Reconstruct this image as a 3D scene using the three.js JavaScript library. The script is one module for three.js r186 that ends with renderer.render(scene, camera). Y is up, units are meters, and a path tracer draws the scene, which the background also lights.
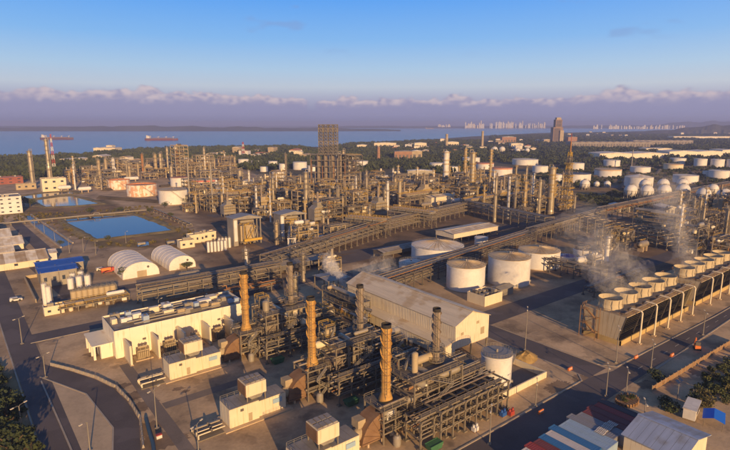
import * as THREE from 'three';
import { mergeGeometries } from 'three/addons/utils/BufferGeometryUtils.js';

// ---------------------------------------------------------------- camera, sky, sun, exposure
// World: x = site axis "u" (along the pipe racks), z = -v (v runs along the cross roads), y up, metres.
const scene = new THREE.Scene();
const CAM_H = 75, F_PX = 521, PITCH = 11 * Math.PI / 180, TURN = 38 * Math.PI / 180;
const camera = new THREE.PerspectiveCamera(2 * Math.atan(225 / F_PX) * 180 / Math.PI, 1024 / 631, 1, 60000);
const FWD = [Math.sin(TURN), -Math.cos(TURN)], RIGHT = [Math.cos(TURN), Math.sin(TURN)];   // in x, z
camera.position.set(0, CAM_H, 0);
camera.lookAt(FWD[0] * 100, CAM_H - 100 * Math.tan(PITCH), FWD[1] * 100);

const renderer = new THREE.WebGLRenderer({ antialias: true });
renderer.setSize(1024, 631);
renderer.toneMapping = THREE.LinearToneMapping;
renderer.toneMappingExposure = 1.25;
renderer.shadowMap.enabled = true;

const SUN_SIDE = 24 * Math.PI / 180, SUN_UP = 13 * Math.PI / 180;   // behind the camera, a little to its right, low
const sunDir = new THREE.Vector3(
  (-FWD[0] * Math.cos(SUN_SIDE) + RIGHT[0] * Math.sin(SUN_SIDE)) * Math.cos(SUN_UP), Math.sin(SUN_UP),
  (-FWD[1] * Math.cos(SUN_SIDE) + RIGHT[1] * Math.sin(SUN_SIDE)) * Math.cos(SUN_UP));
const sun = new THREE.DirectionalLight(new THREE.Color(1.0, 0.63, 0.28), 5.0);
sun.name = 'sun';
sun.position.copy(sunDir).multiplyScalar(900).add(new THREE.Vector3(150, 0, -250));
sun.target.position.set(150, 0, -250);
sun.castShadow = true;
sun.shadow.mapSize.set(4096, 4096);
Object.assign(sun.shadow.camera, { left: -500, right: 500, top: 400, bottom: -400, near: 10, far: 2500 });
scene.add(sun, sun.target);

// small value-noise toolbox
function rng(seed) { let s = seed | 0; return () => { s = (s + 0x6d2b79f5) | 0; let t = Math.imul(s ^ (s >>> 15), 1 | s); t = (t + Math.imul(t ^ (t >>> 7), 61 | t)) ^ t; return ((t ^ (t >>> 14)) >>> 0) / 4294967296; }; }
const hash2 = (x, y, s) => { let h = Math.imul(x, 374761393) ^ Math.imul(y, 668265263) ^ Math.imul(s, 1274126177); h = Math.imul(h ^ (h >>> 13), 1274126177); return ((h ^ (h >>> 16)) >>> 0) / 4294967296; };
function vnoise(x, y, s = 0, per = 0, pery = per) {
  const xi = Math.floor(x), yi = Math.floor(y), fx = x - xi, fy = y - yi, sx = fx * fx * (3 - 2 * fx), sy = fy * fy * (3 - 2 * fy);
  const w = (i, p) => (p ? ((i % p) + p) % p : i);
  const a = hash2(w(xi, per), w(yi, pery), s), b = hash2(w(xi + 1, per), w(yi, pery), s), c = hash2(w(xi, per), w(yi + 1, pery), s), d = hash2(w(xi + 1, per), w(yi + 1, pery), s);
  return (a + (b - a) * sx) * (1 - sy) + (c + (d - c) * sx) * sy;
}
function fbm(x, y, s = 0, oct = 4, per = 0) { let v = 0, a = 0.5, n = 0; for (let i = 0; i < oct; i++) { v += a * vnoise(x, y, s + i * 17, per); n += a; x *= 2; y *= 2; per *= 2; a *= 0.5; } return v / n; }
const lerp = (a, b, t) => a + (b - a) * t, clamp = (x, a = 0, b = 1) => Math.min(b, Math.max(a, x)), smooth = (a, b, x) => { const t = clamp((x - a) / (b - a)); return t * t * (3 - 2 * t); };

// the sky: clear morning air, a bank of cloud low over the bay
{
  const SKY = 1 / 1.25, W = 2048, Hh = 2048, data = new Float32Array(W * Hh * 4);
  const stops = [[-90, .20, .19, .28], [0, .235, .25, .42], [1.0, .26, .27, .44], [2.4, .40, .41, .56], [3.8, .53, .60, .70], [5.6, .42, .60, .80], [8.5, .235, .49, .87], [12.4, .115, .375, .90], [18, .05, .235, .68], [30, .035, .125, .36], [60, .035, .085, .21], [90, .03, .075, .18]];
  const Rh = rng(4242), heads = []; for (let d = -180; d < 180; d += 1.15 + Rh() * 1.5) { const k = vnoise(d * 0.09, 4, 61); if (Rh() < 0.5 + 0.5 * k) heads.push([d, 1.2 + Rh() * 2.0, 1.75 + 0.4 * Rh() + 0.3 * k, 0.5 + Rh() * (0.4 + 0.75 * k)]); }
  const sunAz = Math.atan2(sunDir.z, sunDir.x);
  for (let j = 0; j < Hh; j++) {
    const e = (j + 0.5) / Hh * 180 - 90;
    let k = 0; while (k < stops.length - 2 && stops[k + 1][0] < e) k++;
    const t = clamp((e - stops[k][0]) / (stops[k + 1][0] - stops[k][0])), base = [1, 2, 3].map((c) => lerp(stops[k][c], stops[k + 1][c], t));
    for (let i = 0; i < W; i++) {
      const az = ((i + 0.5) / W - 0.5) * 2 * Math.PI, deg = az * 180 / Math.PI;
      let [r, g, b] = base;
      let da = Math.abs(az - sunAz); if (da > Math.PI) da = 2 * Math.PI - da;
      const near = Math.exp(-((da * 180 / Math.PI) ** 2) / (2 * 55 * 55)) * Math.exp(-Math.max(0, e) / 20) * (e > -1 ? 1 : 0.5);   // warm air round the low sun
      r += 0.62 * near; g += 0.36 * near; b += 0.06 * near;
      if (e > -1 && e < 14) {
        // a low bank with heaped cumulus heads
        const n2 = fbm(deg * 1.5 + 40, e * 2.4, 9, 5) - 0.5, n3 = fbm(deg * 0.6 + 7, e * 1.1, 19, 4) - 0.5;
        let body = smooth(1.75, 0.9, e + n3 * 0.9 + n2 * 0.5), lit = 0;
        for (const [c, w, y, h] of heads) {
          let dx = Math.abs(deg - c); if (dx > 180) dx = 360 - dx; if (dx > w * 1.6) continue;
          const ee = e + n2 * 0.75 + n3 * 0.3, q = (dx / w) ** 2 + ((ee - y) / (ee > y ? h : 1.6)) ** 2, m = smooth(1.1, 0.66, q);
          if (m > 0.01) { lit = Math.max(lit * (1 - m * 0.55), m * smooth(-0.25 * h, 0.7 * h, ee - y) * smooth(-0.28, 0.2, fbm(deg * 2.1, e * 3.1 + 5, 29, 4) - 0.42)); body = Math.max(body, m); }
        }
        const cr = lerp(.315, .66, lit), cg = lerp(.305, .545, lit), cb = lerp(.475, .575, lit), a = body * smooth(0.1, 1.2, e) * 0.86;
        r = lerp(r, cr, a); g = lerp(g, cg, a); b = lerp(b, cb, a);
        const wisp = smooth(0.70, 0.86, fbm(deg * 0.22 + 70, e * 0.6, 51, 5)) * smooth(6.5, 8.5, e) * 0.38;
        r = lerp(r, .24, wisp); g = lerp(g, .33, wisp); b = lerp(b, .60, wisp);
      }
      const o = (j * W + i) * 4; data[o] = r * SKY; data[o + 1] = g * SKY; data[o + 2] = b * SKY; data[o + 3] = 1;
    }
  }
  const t = new THREE.DataTexture(data, W, Hh, THREE.RGBAFormat, THREE.FloatType);
  t.mapping = THREE.EquirectangularReflectionMapping; t.magFilter = THREE.LinearFilter; t.minFilter = THREE.LinearFilter; t.wrapS = THREE.RepeatWrapping; t.needsUpdate = true;
  scene.background = t; scene.environment = t;
}
scene.fog = new THREE.FogExp2(new THREE.Color(0.42, 0.50, 0.88), 0.00015);

// ---------------------------------------------------------------- photo pixel (730 x 450) -> ground of the site
function ray(px, py) {
  const dx = (px - 365) / F_PX, dy = -(py - 225) / F_PX, c = Math.cos(PITCH), s = Math.sin(PITCH);
  const fw = c + dy * s, up = dy * c - s;
  return [FWD[0] * fw + RIGHT[0] * dx, up, FWD[1] * fw + RIGHT[1] * dx];
}
function g(px, py, h = 0) { const d = ray(px, py), t = (h - CAM_H) / d[1]; return [d[0] * t, -d[2] * t]; }            // [u, v]
function hAt(px, py, u, v) { const d = ray(px, py), t = Math.hypot(u, v) / Math.hypot(d[0], d[2]); return CAM_H + t * d[1]; }
const depthOf = (u, v, h = 0) => (u * FWD[0] - v * FWD[1]) * Math.cos(PITCH) + (CAM_H - h) * Math.sin(PITCH);
function toPx(u, v, h = 0) { const f = u * FWD[0] - v * FWD[1], r = u * RIGHT[0] - v * RIGHT[1], z = depthOf(u, v, h); return [365 + F_PX * r / z, 225 - F_PX * ((h - CAM_H) * Math.cos(PITCH) + f * Math.sin(PITCH)) / z]; }
function inPoly(x, y, P) { let k = false; for (let i = 0, j = P.length - 1; i < P.length; j = i++) { const [a, b] = P[i], [c, d] = P[j]; if ((b > y) !== (d > y) && x < (c - a) * (y - b) / (d - b) + a) k = !k; } return k; }

// ---------------------------------------------------------------- geometry collector
class MB {
  constructor() { this.p = []; this.n = []; this.t = []; this.i = []; }
  v(x, y, z, nx, ny, nz, u, w) { this.p.push(x, y, z); this.n.push(nx, ny, nz); this.t.push(u, w); return this.p.length / 3 - 1; }
  face(pts, uvs) {   // flat convex polygon
    const [a, b, c] = pts, e = [b[0] - a[0], b[1] - a[1], b[2] - a[2]], f = [c[0] - a[0], c[1] - a[1], c[2] - a[2]];
    let n = [e[1] * f[2] - e[2] * f[1], e[2] * f[0] - e[0] * f[2], e[0] * f[1] - e[1] * f[0]]; const l = Math.hypot(...n) || 1; n = n.map((q) => q / l);
    const ax = Math.abs(n[0]), ay = Math.abs(n[1]), az = Math.abs(n[2]);
    const s = pts.map((q, k) => { const uv = uvs ? uvs[k] : ay > 0.6 ? [q[0], q[2]] : ax > az ? [q[2], q[1]] : [q[0], q[1]]; return this.v(...q, ...n, ...uv); });
    for (let k = 2; k < s.length; k++) this.i.push(s[0], s[k - 1], s[k]);
    return this;
  }
  box(x, y, z, sx, sy, sz, turn = 0) {   // x, z centre; y bottom
    const c = Math.cos(turn), s = Math.sin(turn), hx = sx / 2, hz = sz / 2;
    const P = (a, b, d) => [x + a * c + d * s, y + b, z - a * s + d * c];
    const A = P(-hx, 0, -hz), B = P(hx, 0, -hz), C = P(hx, 0, hz), D = P(-hx, 0, hz), E = P(-hx, sy, -hz), F = P(hx, sy, -hz), G = P(hx, sy, hz), H = P(-hx, sy, hz);
    return this.face([D, C, G, H]).face([B, A, E, F]).face([C, B, F, G]).face([A, D, H, E]).face([H, G, F, E]).face([A, B, C, D]);
  }
  prism(poly, z0, z1) {   // outline in x, y (counter-clockwise), pushed along z
    this.face(poly.map(([x, y]) => [x, y, z1])).face(poly.map(([x, y]) => [x, y, z0]).reverse());
    poly.forEach(([x, y], k) => { const [a, b] = poly[(k + 1) % poly.length]; this.face([[x, y, z1], [x, y, z0], [a, b, z0], [a, b, z1]]); });
    return this;
  }
  prismX(poly, x0, x1) {   // outline in z, y, pushed along x
    this.face(poly.map(([z, y]) => [x0, y, z])).face(poly.map(([z, y]) => [x1, y, z]).reverse());
    poly.forEach(([z, y], k) => { const [a, b] = poly[(k + 1) % poly.length]; this.face([[x0, y, z], [x1, y, z], [x1, b, a], [x0, b, a]].reverse()); });
    return this;
  }
  slab(poly, y0, y1) {   // outline in x, z
    let area = 0; poly.forEach(([x, z], k) => { const [a, b] = poly[(k + 1) % poly.length]; area += x * b - a * z; });
    const q = area > 0 ? poly.slice().reverse() : poly;
    this.face(q.map(([x, z]) => [x, y1, z])); if (y0 < y1) q.forEach(([x, z], k) => { const [a, b] = q[(k + 1) % q.length]; this.face([[x, y0, z], [a, y0, b], [a, y1, b], [x, y1, z]]); });
    return this;
  }
  bar(a, b, w, h = w) {   // square bar between two points
    const d = [b[0] - a[0], b[1] - a[1], b[2] - a[2]], l = Math.hypot(...d) || 1; d.forEach((_, k) => (d[k] /= l));
    const s0 = Math.abs(d[1]) > 0.95 ? [1, 0, 0] : [0, 1, 0];
    let s = [d[1] * s0[2] - d[2] * s0[1], d[2] * s0[0] - d[0] * s0[2], d[0] * s0[1] - d[1] * s0[0]]; const m = Math.hypot(...s); s = s.map((q) => q / m);
    const r = [s[1] * d[2] - s[2] * d[1], s[2] * d[0] - s[0] * d[2], s[0] * d[1] - s[1] * d[0]];
    const P = (e, i, j) => e.map((q, k) => q + s[k] * i * w / 2 + r[k] * j * h / 2);
    const q = [[-1, -1], [1, -1], [1, 1], [-1, 1]], A = q.map(([i, j]) => P(a, i, j)), B = q.map(([i, j]) => P(b, i, j));
    this.face(A).face(B.slice().reverse());
    for (let k = 0; k < 4; k++) { const n = (k + 1) % 4; this.face([A[n], A[k], B[k], B[n]]); }
    return this;
  }
  lathe(prof, n = 16, x = 0, y = 0, z = 0, a0 = 0, a1 = Math.PI * 2) {   // prof: [radius, height] upwards on the outside
    for (let k = 0; k + 1 < prof.length; k++) {
      const [r0, y0] = prof[k], [r1, y1] = prof[k + 1], l = Math.hypot(r1 - r0, y1 - y0) || 1, nr = (y1 - y0) / l, ny = -(r1 - r0) / l, s = this.p.length / 3;
      for (let j = 0; j <= n; j++) {
        const a = a0 + (a1 - a0) * j / n, c = Math.cos(a), d = Math.sin(a), R = Math.max(r0, r1), flat = Math.abs(ny) > 0.75;
        this.v(x + r0 * c, y + y0, z - r0 * d, nr * c, ny, -nr * d, flat ? x + r0 * c : a * R, flat ? z - r0 * d : y0);
        this.v(x + r1 * c, y + y1, z - r1 * d, nr * c, ny, -nr * d, flat ? x + r1 * c : a * R, flat ? z - r1 * d : y1);
      }
      for (let j = 0; j < n; j++) { const q = s + j * 2; if (r0 > 1e-6) this.i.push(q, q + 2, q + 1); if (r1 > 1e-6) this.i.push(q + 1, q + 2, q + 3); }
    }
    return this;
  }
  cyl(a, b, r0, r1 = r0, n = 8, caps = true) {
    const d = [b[0] - a[0], b[1] - a[1], b[2] - a[2]], l = Math.hypot(...d) || 1; d.forEach((_, k) => (d[k] /= l));
    const s0 = Math.abs(d[1]) > 0.9 ? [1, 0, 0] : [0, 1, 0];
    let s = [d[1] * s0[2] - d[2] * s0[1], d[2] * s0[0] - d[0] * s0[2], d[0] * s0[1] - d[1] * s0[0]]; const m = Math.hypot(...s); s = s.map((q) => q / m);
    const r = [d[1] * s[2] - d[2] * s[1], d[2] * s[0] - d[0] * s[2], d[0] * s[1] - d[1] * s[0]], st = this.p.length / 3;
    for (let j = 0; j <= n; j++) {
      const t = j / n * 2 * Math.PI, c = Math.cos(t), e = Math.sin(t), q = [0, 1, 2].map((k) => s[k] * c + r[k] * e);
      this.v(a[0] + q[0] * r0, a[1] + q[1] * r0, a[2] + q[2] * r0, ...q, t * r0, 0); this.v(b[0] + q[0] * r1, b[1] + q[1] * r1, b[2] + q[2] * r1, ...q, t * r0, l);
    }
    for (let j = 0; j < n; j++) { const q = st + j * 2; this.i.push(q, q + 2, q + 1, q + 1, q + 2, q + 3); }
    if (caps) for (const [e, R, sg] of [[a, r0, -1], [b, r1, 1]]) if (R > 1e-4) {
      const f = []; for (let j = 0; j < n; j++) { const t = sg * j / n * 2 * Math.PI, c = Math.cos(t), q = Math.sin(t); f.push([0, 1, 2].map((k) => e[k] + (s[k] * c + r[k] * q) * R)); } this.face(f);
    }
    return this;
  }
  tube(pts, r, n = 6) { for (let k = 0; k + 1 < pts.length; k++) this.cyl(pts[k], pts[k + 1], r, r, n, k === 0 || k === pts.length - 2); return this; }
  vessel(a, b, r, n = 12) {   // cylinder with domed ends
    const d = [0, 1, 2].map((k) => b[k] - a[k]), l = Math.hypot(...d), e = d.map((q) => q / l * r * 0.55), f = e.map((q) => q * 0.55);
    this.cyl(a, b, r, r, n, false);
    for (const [p, s] of [[a, -1], [b, 1]]) { const m = p.map((q, k) => q + s * f[k]), t = p.map((q, k) => q + s * e[k]); if (s > 0) this.cyl(p, m, r, r * 0.82, n, false).cyl(m, t, r * 0.82, r * 0.25, n); else this.cyl(m, p, r * 0.82, r, n, false).cyl(t, m, r * 0.25, r * 0.82, n); }
    return this;
  }
  rail(pts, h = 1.1, w = 0.07, step = 2.5, closed = false) {   // handrail along a path of x, y, z
    const P = closed ? [...pts, pts[0]] : pts;
    for (let k = 0; k + 1 < P.length; k++) {
      const a = P[k], b = P[k + 1], l = Math.hypot(b[0] - a[0], b[1] - a[1], b[2] - a[2]), n = Math.max(1, Math.round(l / step));
      this.bar([a[0], a[1] + h, a[2]], [b[0], b[1] + h, b[2]], w); this.bar([a[0], a[1] + h * 0.55, a[2]], [b[0], b[1] + h * 0.55, b[2]], w * 0.8);
      for (let j = 0; j < n; j++) { const t = j / n, q = a.map((e, m) => e + (b[m] - e) * t); this.bar(q, [q[0], q[1] + h, q[2]], w); }
    }
    return this;
  }
  geo() {
    const o = new THREE.BufferGeometry();
    o.setAttribute('position', new THREE.Float32BufferAttribute(this.p, 3)); o.setAttribute('normal', new THREE.Float32BufferAttribute(this.n, 3)); o.setAttribute('uv', new THREE.Float32BufferAttribute(this.t, 2));
    o.setIndex(this.i); return o;
  }
  to(parent, name, m, label) { return part(parent, name, this.geo(), m, label); }
}
const mb = () => new MB();

// ---------------------------------------------------------------- things and parts
const taken = new Map();
function numbered(name) { const k = taken.get(name) ?? 0; taken.set(name, k + 1); return k ? `${name}_${String(k).padStart(3, '0')}` : name; }
function shade(o) { o.castShadow = o.receiveShadow = true; return o; }
function part(parent, name, geo, m, label) { const o = shade(new THREE.Mesh(geo, m)); o.name = name; if (label) o.userData.label = label; parent.add(o); return o; }
function thing(name, label, category, u = 0, v = 0, y = 0, group, turn = 0) {
  const o = new THREE.Group(); o.name = numbered(name); o.position.set(u, y, -v); o.rotation.y = turn; o.userData = { label, category }; if (group) o.userData.group = group; scene.add(o); return o;
}
function copyOf(src, u, v, label, group, turn, y = 0) {
  const o = src.clone(); o.name = numbered(src.name.replace(/_\d+$/, '')); o.userData = { ...src.userData }; if (label) o.userData.label = label; if (group) o.userData.group = group;
  o.position.set(u, y, -v); if (turn !== undefined) o.rotation.y = turn; scene.add(o); return o;
}
function setting(name, geo, m, kind = 'structure', label, category) { const o = shade(new THREE.Mesh(geo, m)); o.name = numbered(name); o.userData = { kind }; if (label) o.userData.label = label; if (category) o.userData.category = category; scene.add(o); return o; }

// ---------------------------------------------------------------- textures (grain, stains, relief) and materials
function tex(size, fn, tile, tileY = tile) {
  const d = new Uint8Array(size * size * 4);
  for (let y = 0; y < size; y++) for (let x = 0; x < size; x++) { const c = fn(x / size, y / size), o = (y * size + x) * 4; for (let k = 0; k < 3; k++) d[o + k] = clamp(Math.round((c.length ? c[k] : c) * 255), 0, 255); d[o + 3] = 255; }
  const t = new THREE.DataTexture(d, size, size); t.wrapS = t.wrapT = THREE.RepeatWrapping; t.magFilter = THREE.LinearFilter; t.minFilter = THREE.LinearMipmapLinearFilter; t.generateMipmaps = true; t.repeat.set(1 / tile, 1 / tileY); t.needsUpdate = true; return t;
}
const again = (t, tile, tileY = tile) => { const c = t.clone(); c.repeat.set(1 / tile, 1 / tileY); c.needsUpdate = true; return c; };
const T = {
  grime: tex(512, (x, y) => { const a = fbm(x * 6, y * 6, 1, 5, 6), b = fbm(x * 40, y * 40, 2, 3, 40); return clamp(0.68 + 0.44 * a + 0.16 * (b - 0.5)) ; }, 14),
  streak: tex(512, (x, y) => { const s = vnoise(x * 70, y * 3, 3, 70, 3), r = 0.6 * smooth(0.66, 0.95, s * 0.7 + 0.4 * fbm(x * 24, y * 2, 6, 4, 24)), c = 0.86 + 0.14 * fbm(x * 8, y * 8, 4, 4, 8); return [c * lerp(1, 0.74, r), c * lerp(1, 0.60, r), c * lerp(1, 0.45, r)]; }, 18, 13),
  rustTank: tex(512, (x, y) => { const r = smooth(0.44, 0.6, fbm(x * 7, y * 5, 12, 5, 7) * 0.7 + 0.32 * vnoise(x * 26, y * 2, 13, 26, 2)), c = 0.85 + 0.15 * fbm(x * 16, y * 16, 14, 4, 16); return [c * lerp(1, .86, r), c * lerp(.97, .50, r), c * lerp(.92, .33, r)]; }, 24, 12),
  rust: tex(512, (x, y) => { const a = fbm(x * 5, y * 9, 21, 5, 5), b = fbm(x * 18, y * 18, 22, 4, 18); return [0.62 + 0.45 * a + 0.1 * b, 0.5 + 0.55 * a + 0.12 * b, 0.4 + 0.6 * a + 0.15 * b]; }, 10),
  soil: tex(1024, (x, y) => { const a = fbm(x * 5, y * 5, 31, 6, 5), b = fbm(x * 60, y * 60, 32, 3, 60), c = smooth(0.55, 0.75, fbm(x * 9 + 0.3, y * 9, 33, 5, 9)); const k = 0.42 + 0.74 * a + 0.24 * (b - 0.5); return [k * lerp(1, 0.72, c), k * lerp(0.98, 0.70, c), k * lerp(0.94, 0.68, c)]; }, 46),
  asphalt: tex(1024, (x, y) => { const a = fbm(x * 5, y * 5, 41, 5, 5) * 1.35 - 0.17, b = vnoise(x * 256, y * 256, 42, 256), p = smooth(0.6, 0.64, fbm(x * 4 + 7, y * 4, 43, 3, 4)); return (0.62 + 0.4 * a + 0.16 * (b - 0.5)) * lerp(1, 1.22, p); }, 34),
  leaf: tex(128, (x, y) => { const a = fbm(x * 8, y * 8, 51, 4, 8); return [0.6 + 0.6 * a, 0.65 + 0.5 * a, 0.6 + 0.4 * a]; }, 1),
  waves: tex(512, (x, y) => 0.5 * fbm(x * 14, y * 14, 61, 5, 14) + 0.5 * fbm(x * 40, y * 40, 62, 3, 40), 60),
  corr: tex(256, (x) => 0.5 + 0.5 * Math.sin(x * 2 * Math.PI * 24), 12, 4),
  grain: tex(512, (x, y) => 0.6 * fbm(x * 24, y * 24, 71, 4, 24) + 0.4 * vnoise(x * 200, y * 200, 72, 200), 16),
  roofStain: tex(512, (x, y) => { const s = fbm(x * 30, y * 4, 81, 4, 30), p = smooth(0.5, 0.72, fbm(x * 6, y * 6, 82, 5, 6)); const c = 0.74 + 0.32 * s; return [c * lerp(1, 0.80, p), c * lerp(1, 0.71, p), c * lerp(1, 0.58, p)]; }, 22, 30),
};
const mats = new Map();
function mat(r, gr, b, o = {}) {
  const key = [r, gr, b, ...Object.entries(o).map(([k, q]) => k + (q?.uuid ?? q))].join();
  if (!mats.has(key)) {
    const m = new (o.sheen !== undefined || o.transmission !== undefined || o.clearcoat !== undefined ? THREE.MeshPhysicalMaterial : THREE.MeshStandardMaterial)({ roughness: 0.8, metalness: 0, ...o });
    m.color.setRGB(r, gr, b); mats.set(key, m);
  }
  return mats.get(key);
}
const M = {
  soil: mat(.48, .35, .215, { map: T.soil, roughness: 1, vertexColors: true }),
  yard: mat(.58, .42, .25, { map: again(T.soil, 37), roughness: 0.95, bumpMap: T.grain, bumpScale: 0.05 }),
  concrete: mat(.54, .41, .26, { map: again(T.grime, 19), roughness: 0.9 }),
  path: mat(.23, .185, .145, { map: T.asphalt, roughness: 0.9 }),
  asphalt: mat(.125, .105, .10, { map: T.asphalt, roughness: 0.88 }),
  kerb: mat(.42, .36, .28, { map: T.grime }),
  paint: mat(.6, .55, .45, { map: T.grime }),
  white: mat(.72, .69, .64, { map: again(T.grime, 26), roughness: 0.6 }),
  whiteRoof: mat(.74, .69, .60, { map: T.roofStain, roughness: 0.7 }),
  cream: mat(.74, .64, .45, { map: T.streak, roughness: 0.7 }),
  tan: mat(.43, .34, .21, { map: T.grime, roughness: 0.75 }),
  wall: mat(.82, .74, .58, { map: again(T.streak, 26, 12), roughness: 0.8 }),
  roofGrey: mat(.30, .27, .24, { map: T.roofStain, roughness: 0.85 }),
  sheet: mat(.70, .60, .44, { map: T.roofStain, bumpMap: T.corr, bumpScale: 0.06, roughness: 0.6 }),
  sheetWall: mat(.76, .66, .48, { map: again(T.streak, 15, 9), bumpMap: T.corr, bumpScale: 0.06, roughness: 0.65 }),
  steel: mat(.215, .18, .13, { map: T.grime, roughness: 0.65 }),
  steelDark: mat(.13, .115, .10, { map: T.grime, roughness: 0.7 }),
  galv: mat(.34, .305, .25, { map: T.grime, roughness: 0.5, metalness: 0.25 }),
  pipe: mat(.39, .33, .245, { map: T.grime, roughness: 0.45, metalness: 0.35 }),
  pipeDark: mat(.20, .17, .14, { map: T.rust, roughness: 0.6 }),
  pipeRust: mat(.36, .19, .08, { map: T.rust, roughness: 0.8 }),
  insul: mat(.47, .40, .285, { map: T.grime, roughness: 0.35, metalness: 0.4 }),
  rust: mat(.50, .305, .085, { map: T.rust, roughness: 0.75 }),
  rustBrown: mat(.24, .15, .085, { map: T.rust, roughness: 0.85 }),
  greyStack: mat(.27, .23, .185, { map: T.rust, roughness: 0.7 }),
  soot: mat(.03, .027, .025, { roughness: 0.9 }),
  yellow: mat(.58, .37, .05, { map: T.grime, roughness: 0.6 }),
  red: mat(.42, .06, .04, { map: T.grime, roughness: 0.6 }),
  orange: mat(.72, .20, .04, { roughness: 0.6 }),
  blue: mat(.03, .12, .42, { map: T.grime, roughness: 0.5 }),
  blueRoof: mat(.025, .10, .46, { map: again(T.grime, 6), bumpMap: T.corr, bumpScale: 0.05, roughness: 0.45 }),
  green: mat(.05, .16, .07, { map: T.grime, roughness: 0.6 }),
  grating: mat(.15, .13, .105, { map: T.grime, roughness: 0.8 }),
  ctBoard: mat(.52, .43, .28, { map: T.streak, roughness: 0.85 }),
  louver: mat(.085, .072, .06, { map: T.grime, roughness: 0.85 }),
  wood: mat(.30, .19, .10, { map: T.rust, roughness: 0.9 }),
  fabric: mat(.80, .74, .66, { map: again(T.grime, 20), roughness: 0.7 }),
  rubber: mat(.03, .03, .03),
  rustTank: mat(.80, .76, .68, { map: T.rustTank, roughness: 0.7 }),
  tankRoofRust: mat(.50, .22, .11, { map: T.rust, roughness: 0.8 }),
  tankRoofTan: mat(.55, .44, .28, { map: T.roofStain, roughness: 0.75 }),
  darkRoof: mat(.07, .075, .10, { map: T.grime, roughness: 0.6 }),
  water: mat(.06, .14, .28, { roughness: 0.22, bumpMap: T.waves, bumpScale: 0.6 }),
  pond: mat(.006, .032, .10, { roughness: 0.07, bumpMap: again(T.waves, 20), bumpScale: 0.02 }),
  leaf: mat(.075, .088, .030, { roughness: 0.9, map: T.leaf, side: THREE.DoubleSide }),
  leafDark: mat(.045, .062, .024, { roughness: 0.9, map: T.leaf, side: THREE.DoubleSide }),
  leafDry: mat(.115, .10, .038, { roughness: 0.95, map: T.leaf, side: THREE.DoubleSide }),
  bark: mat(.10, .075, .05, { map: T.rust, roughness: 0.95 }),
  glass: mat(.05, .06, .08, { roughness: 0.1 }),
  brick: mat(.36, .20, .12, { map: T.grime, roughness: 0.9 }),
};
// ================================================================ THE SETTING
// ---- ground: one sheet to the horizon, soil tones per patch
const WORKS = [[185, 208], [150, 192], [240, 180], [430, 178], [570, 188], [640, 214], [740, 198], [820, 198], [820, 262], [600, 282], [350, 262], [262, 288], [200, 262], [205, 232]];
const WOODLAND = [[-400, 100], [1100, 100], [1100, 204], [640, 207], [565, 190], [480, 180], [300, 177], [230, 170], [120, 172], [60, 178], [-400, 192]];
const GREEN = [
  [[-40, 206], [60, 206], [105, 199], [185, 226], [200, 238], [180, 247], [100, 247], [55, 226], [30, 214], [-40, 214]],
  [[560, 150], [800, 150], [800, 208], [640, 214], [565, 204]],
  [[655, 405], [730, 345], [800, 320], [800, 470], [705, 430]],
  [[-60, 340], [0, 362], [52, 452], [52, 480], [-60, 480]],
];
{
  const line = (near0, near1, step, far0, far1) => { const a = []; for (let x = near0; x <= near1; x += step) a.push(x); for (let s = step * 1.3, x = near1 + s; x < far1; s *= 1.3, x += s) a.push(x); a.push(far1); for (let s = step * 1.3, x = near0 - s; x > far0; s *= 1.3, x -= s) a.unshift(x); a.unshift(far0); return a; };
  const us = line(-60, 900, 9, -9000, 24000), vs = line(20, 900, 9, -20000, 24000), p = [], n = [], t = [], c = [], idx = [];
  for (const v of vs) for (const u of us) {
    p.push(u, 0, -v); n.push(0, 1, 0); t.push(u, v);
    const f = u * FWD[0] - v * FWD[1]; let col = [1, 1, 1];
    const k = fbm(u / 60, v / 60, 90, 4), k2 = fbm(u / 18, v / 18, 91, 3);
    // land cover: grass, oily gravel of the works with its deep shade put into the tone, woodland floor - each an area with a ragged edge
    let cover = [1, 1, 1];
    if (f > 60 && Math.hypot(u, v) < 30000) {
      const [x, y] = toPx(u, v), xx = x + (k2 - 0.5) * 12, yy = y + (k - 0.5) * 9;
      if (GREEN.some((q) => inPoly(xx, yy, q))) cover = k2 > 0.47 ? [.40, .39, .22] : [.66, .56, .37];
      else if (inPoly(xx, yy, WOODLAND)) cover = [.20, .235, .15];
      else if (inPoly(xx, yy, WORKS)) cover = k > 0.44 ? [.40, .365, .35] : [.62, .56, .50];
    } else cover = [.26, .29, .18];
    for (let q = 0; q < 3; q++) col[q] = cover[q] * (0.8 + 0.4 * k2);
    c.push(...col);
  }
  for (let j = 0; j + 1 < vs.length; j++) for (let i = 0; i + 1 < us.length; i++) { const a = j * us.length + i, b = a + 1, d = a + us.length; idx.push(a, b, d, b, d + 1, d); }
  const q = new THREE.BufferGeometry();
  q.setAttribute('position', new THREE.Float32BufferAttribute(p, 3)); q.setAttribute('normal', new THREE.Float32BufferAttribute(n, 3)); q.setAttribute('uv', new THREE.Float32BufferAttribute(t, 2)); q.setAttribute('color', new THREE.Float32BufferAttribute(c, 3)); q.setIndex(idx);
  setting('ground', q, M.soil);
}
function sheetGeo(poly, y) {   // poly of [u, v], any simple outline
  const q = poly.map(([u, v]) => new THREE.Vector2(u, -v)); if (THREE.ShapeUtils.isClockWise(q)) q.reverse();
  const o = mb(); q.forEach((a) => o.v(a.x, y, a.y, 0, 1, 0, a.x, a.y)); THREE.ShapeUtils.triangulateShape(q, []).forEach(([a, b, c]) => o.i.push(a, c, b)); return o.geo();
}
const sheet = (name, poly, m, y = 0.004) => setting(name, sheetGeo(poly, y), m);
const pxPoly = (pts) => pts.map(([x, y]) => g(x, y));
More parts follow.
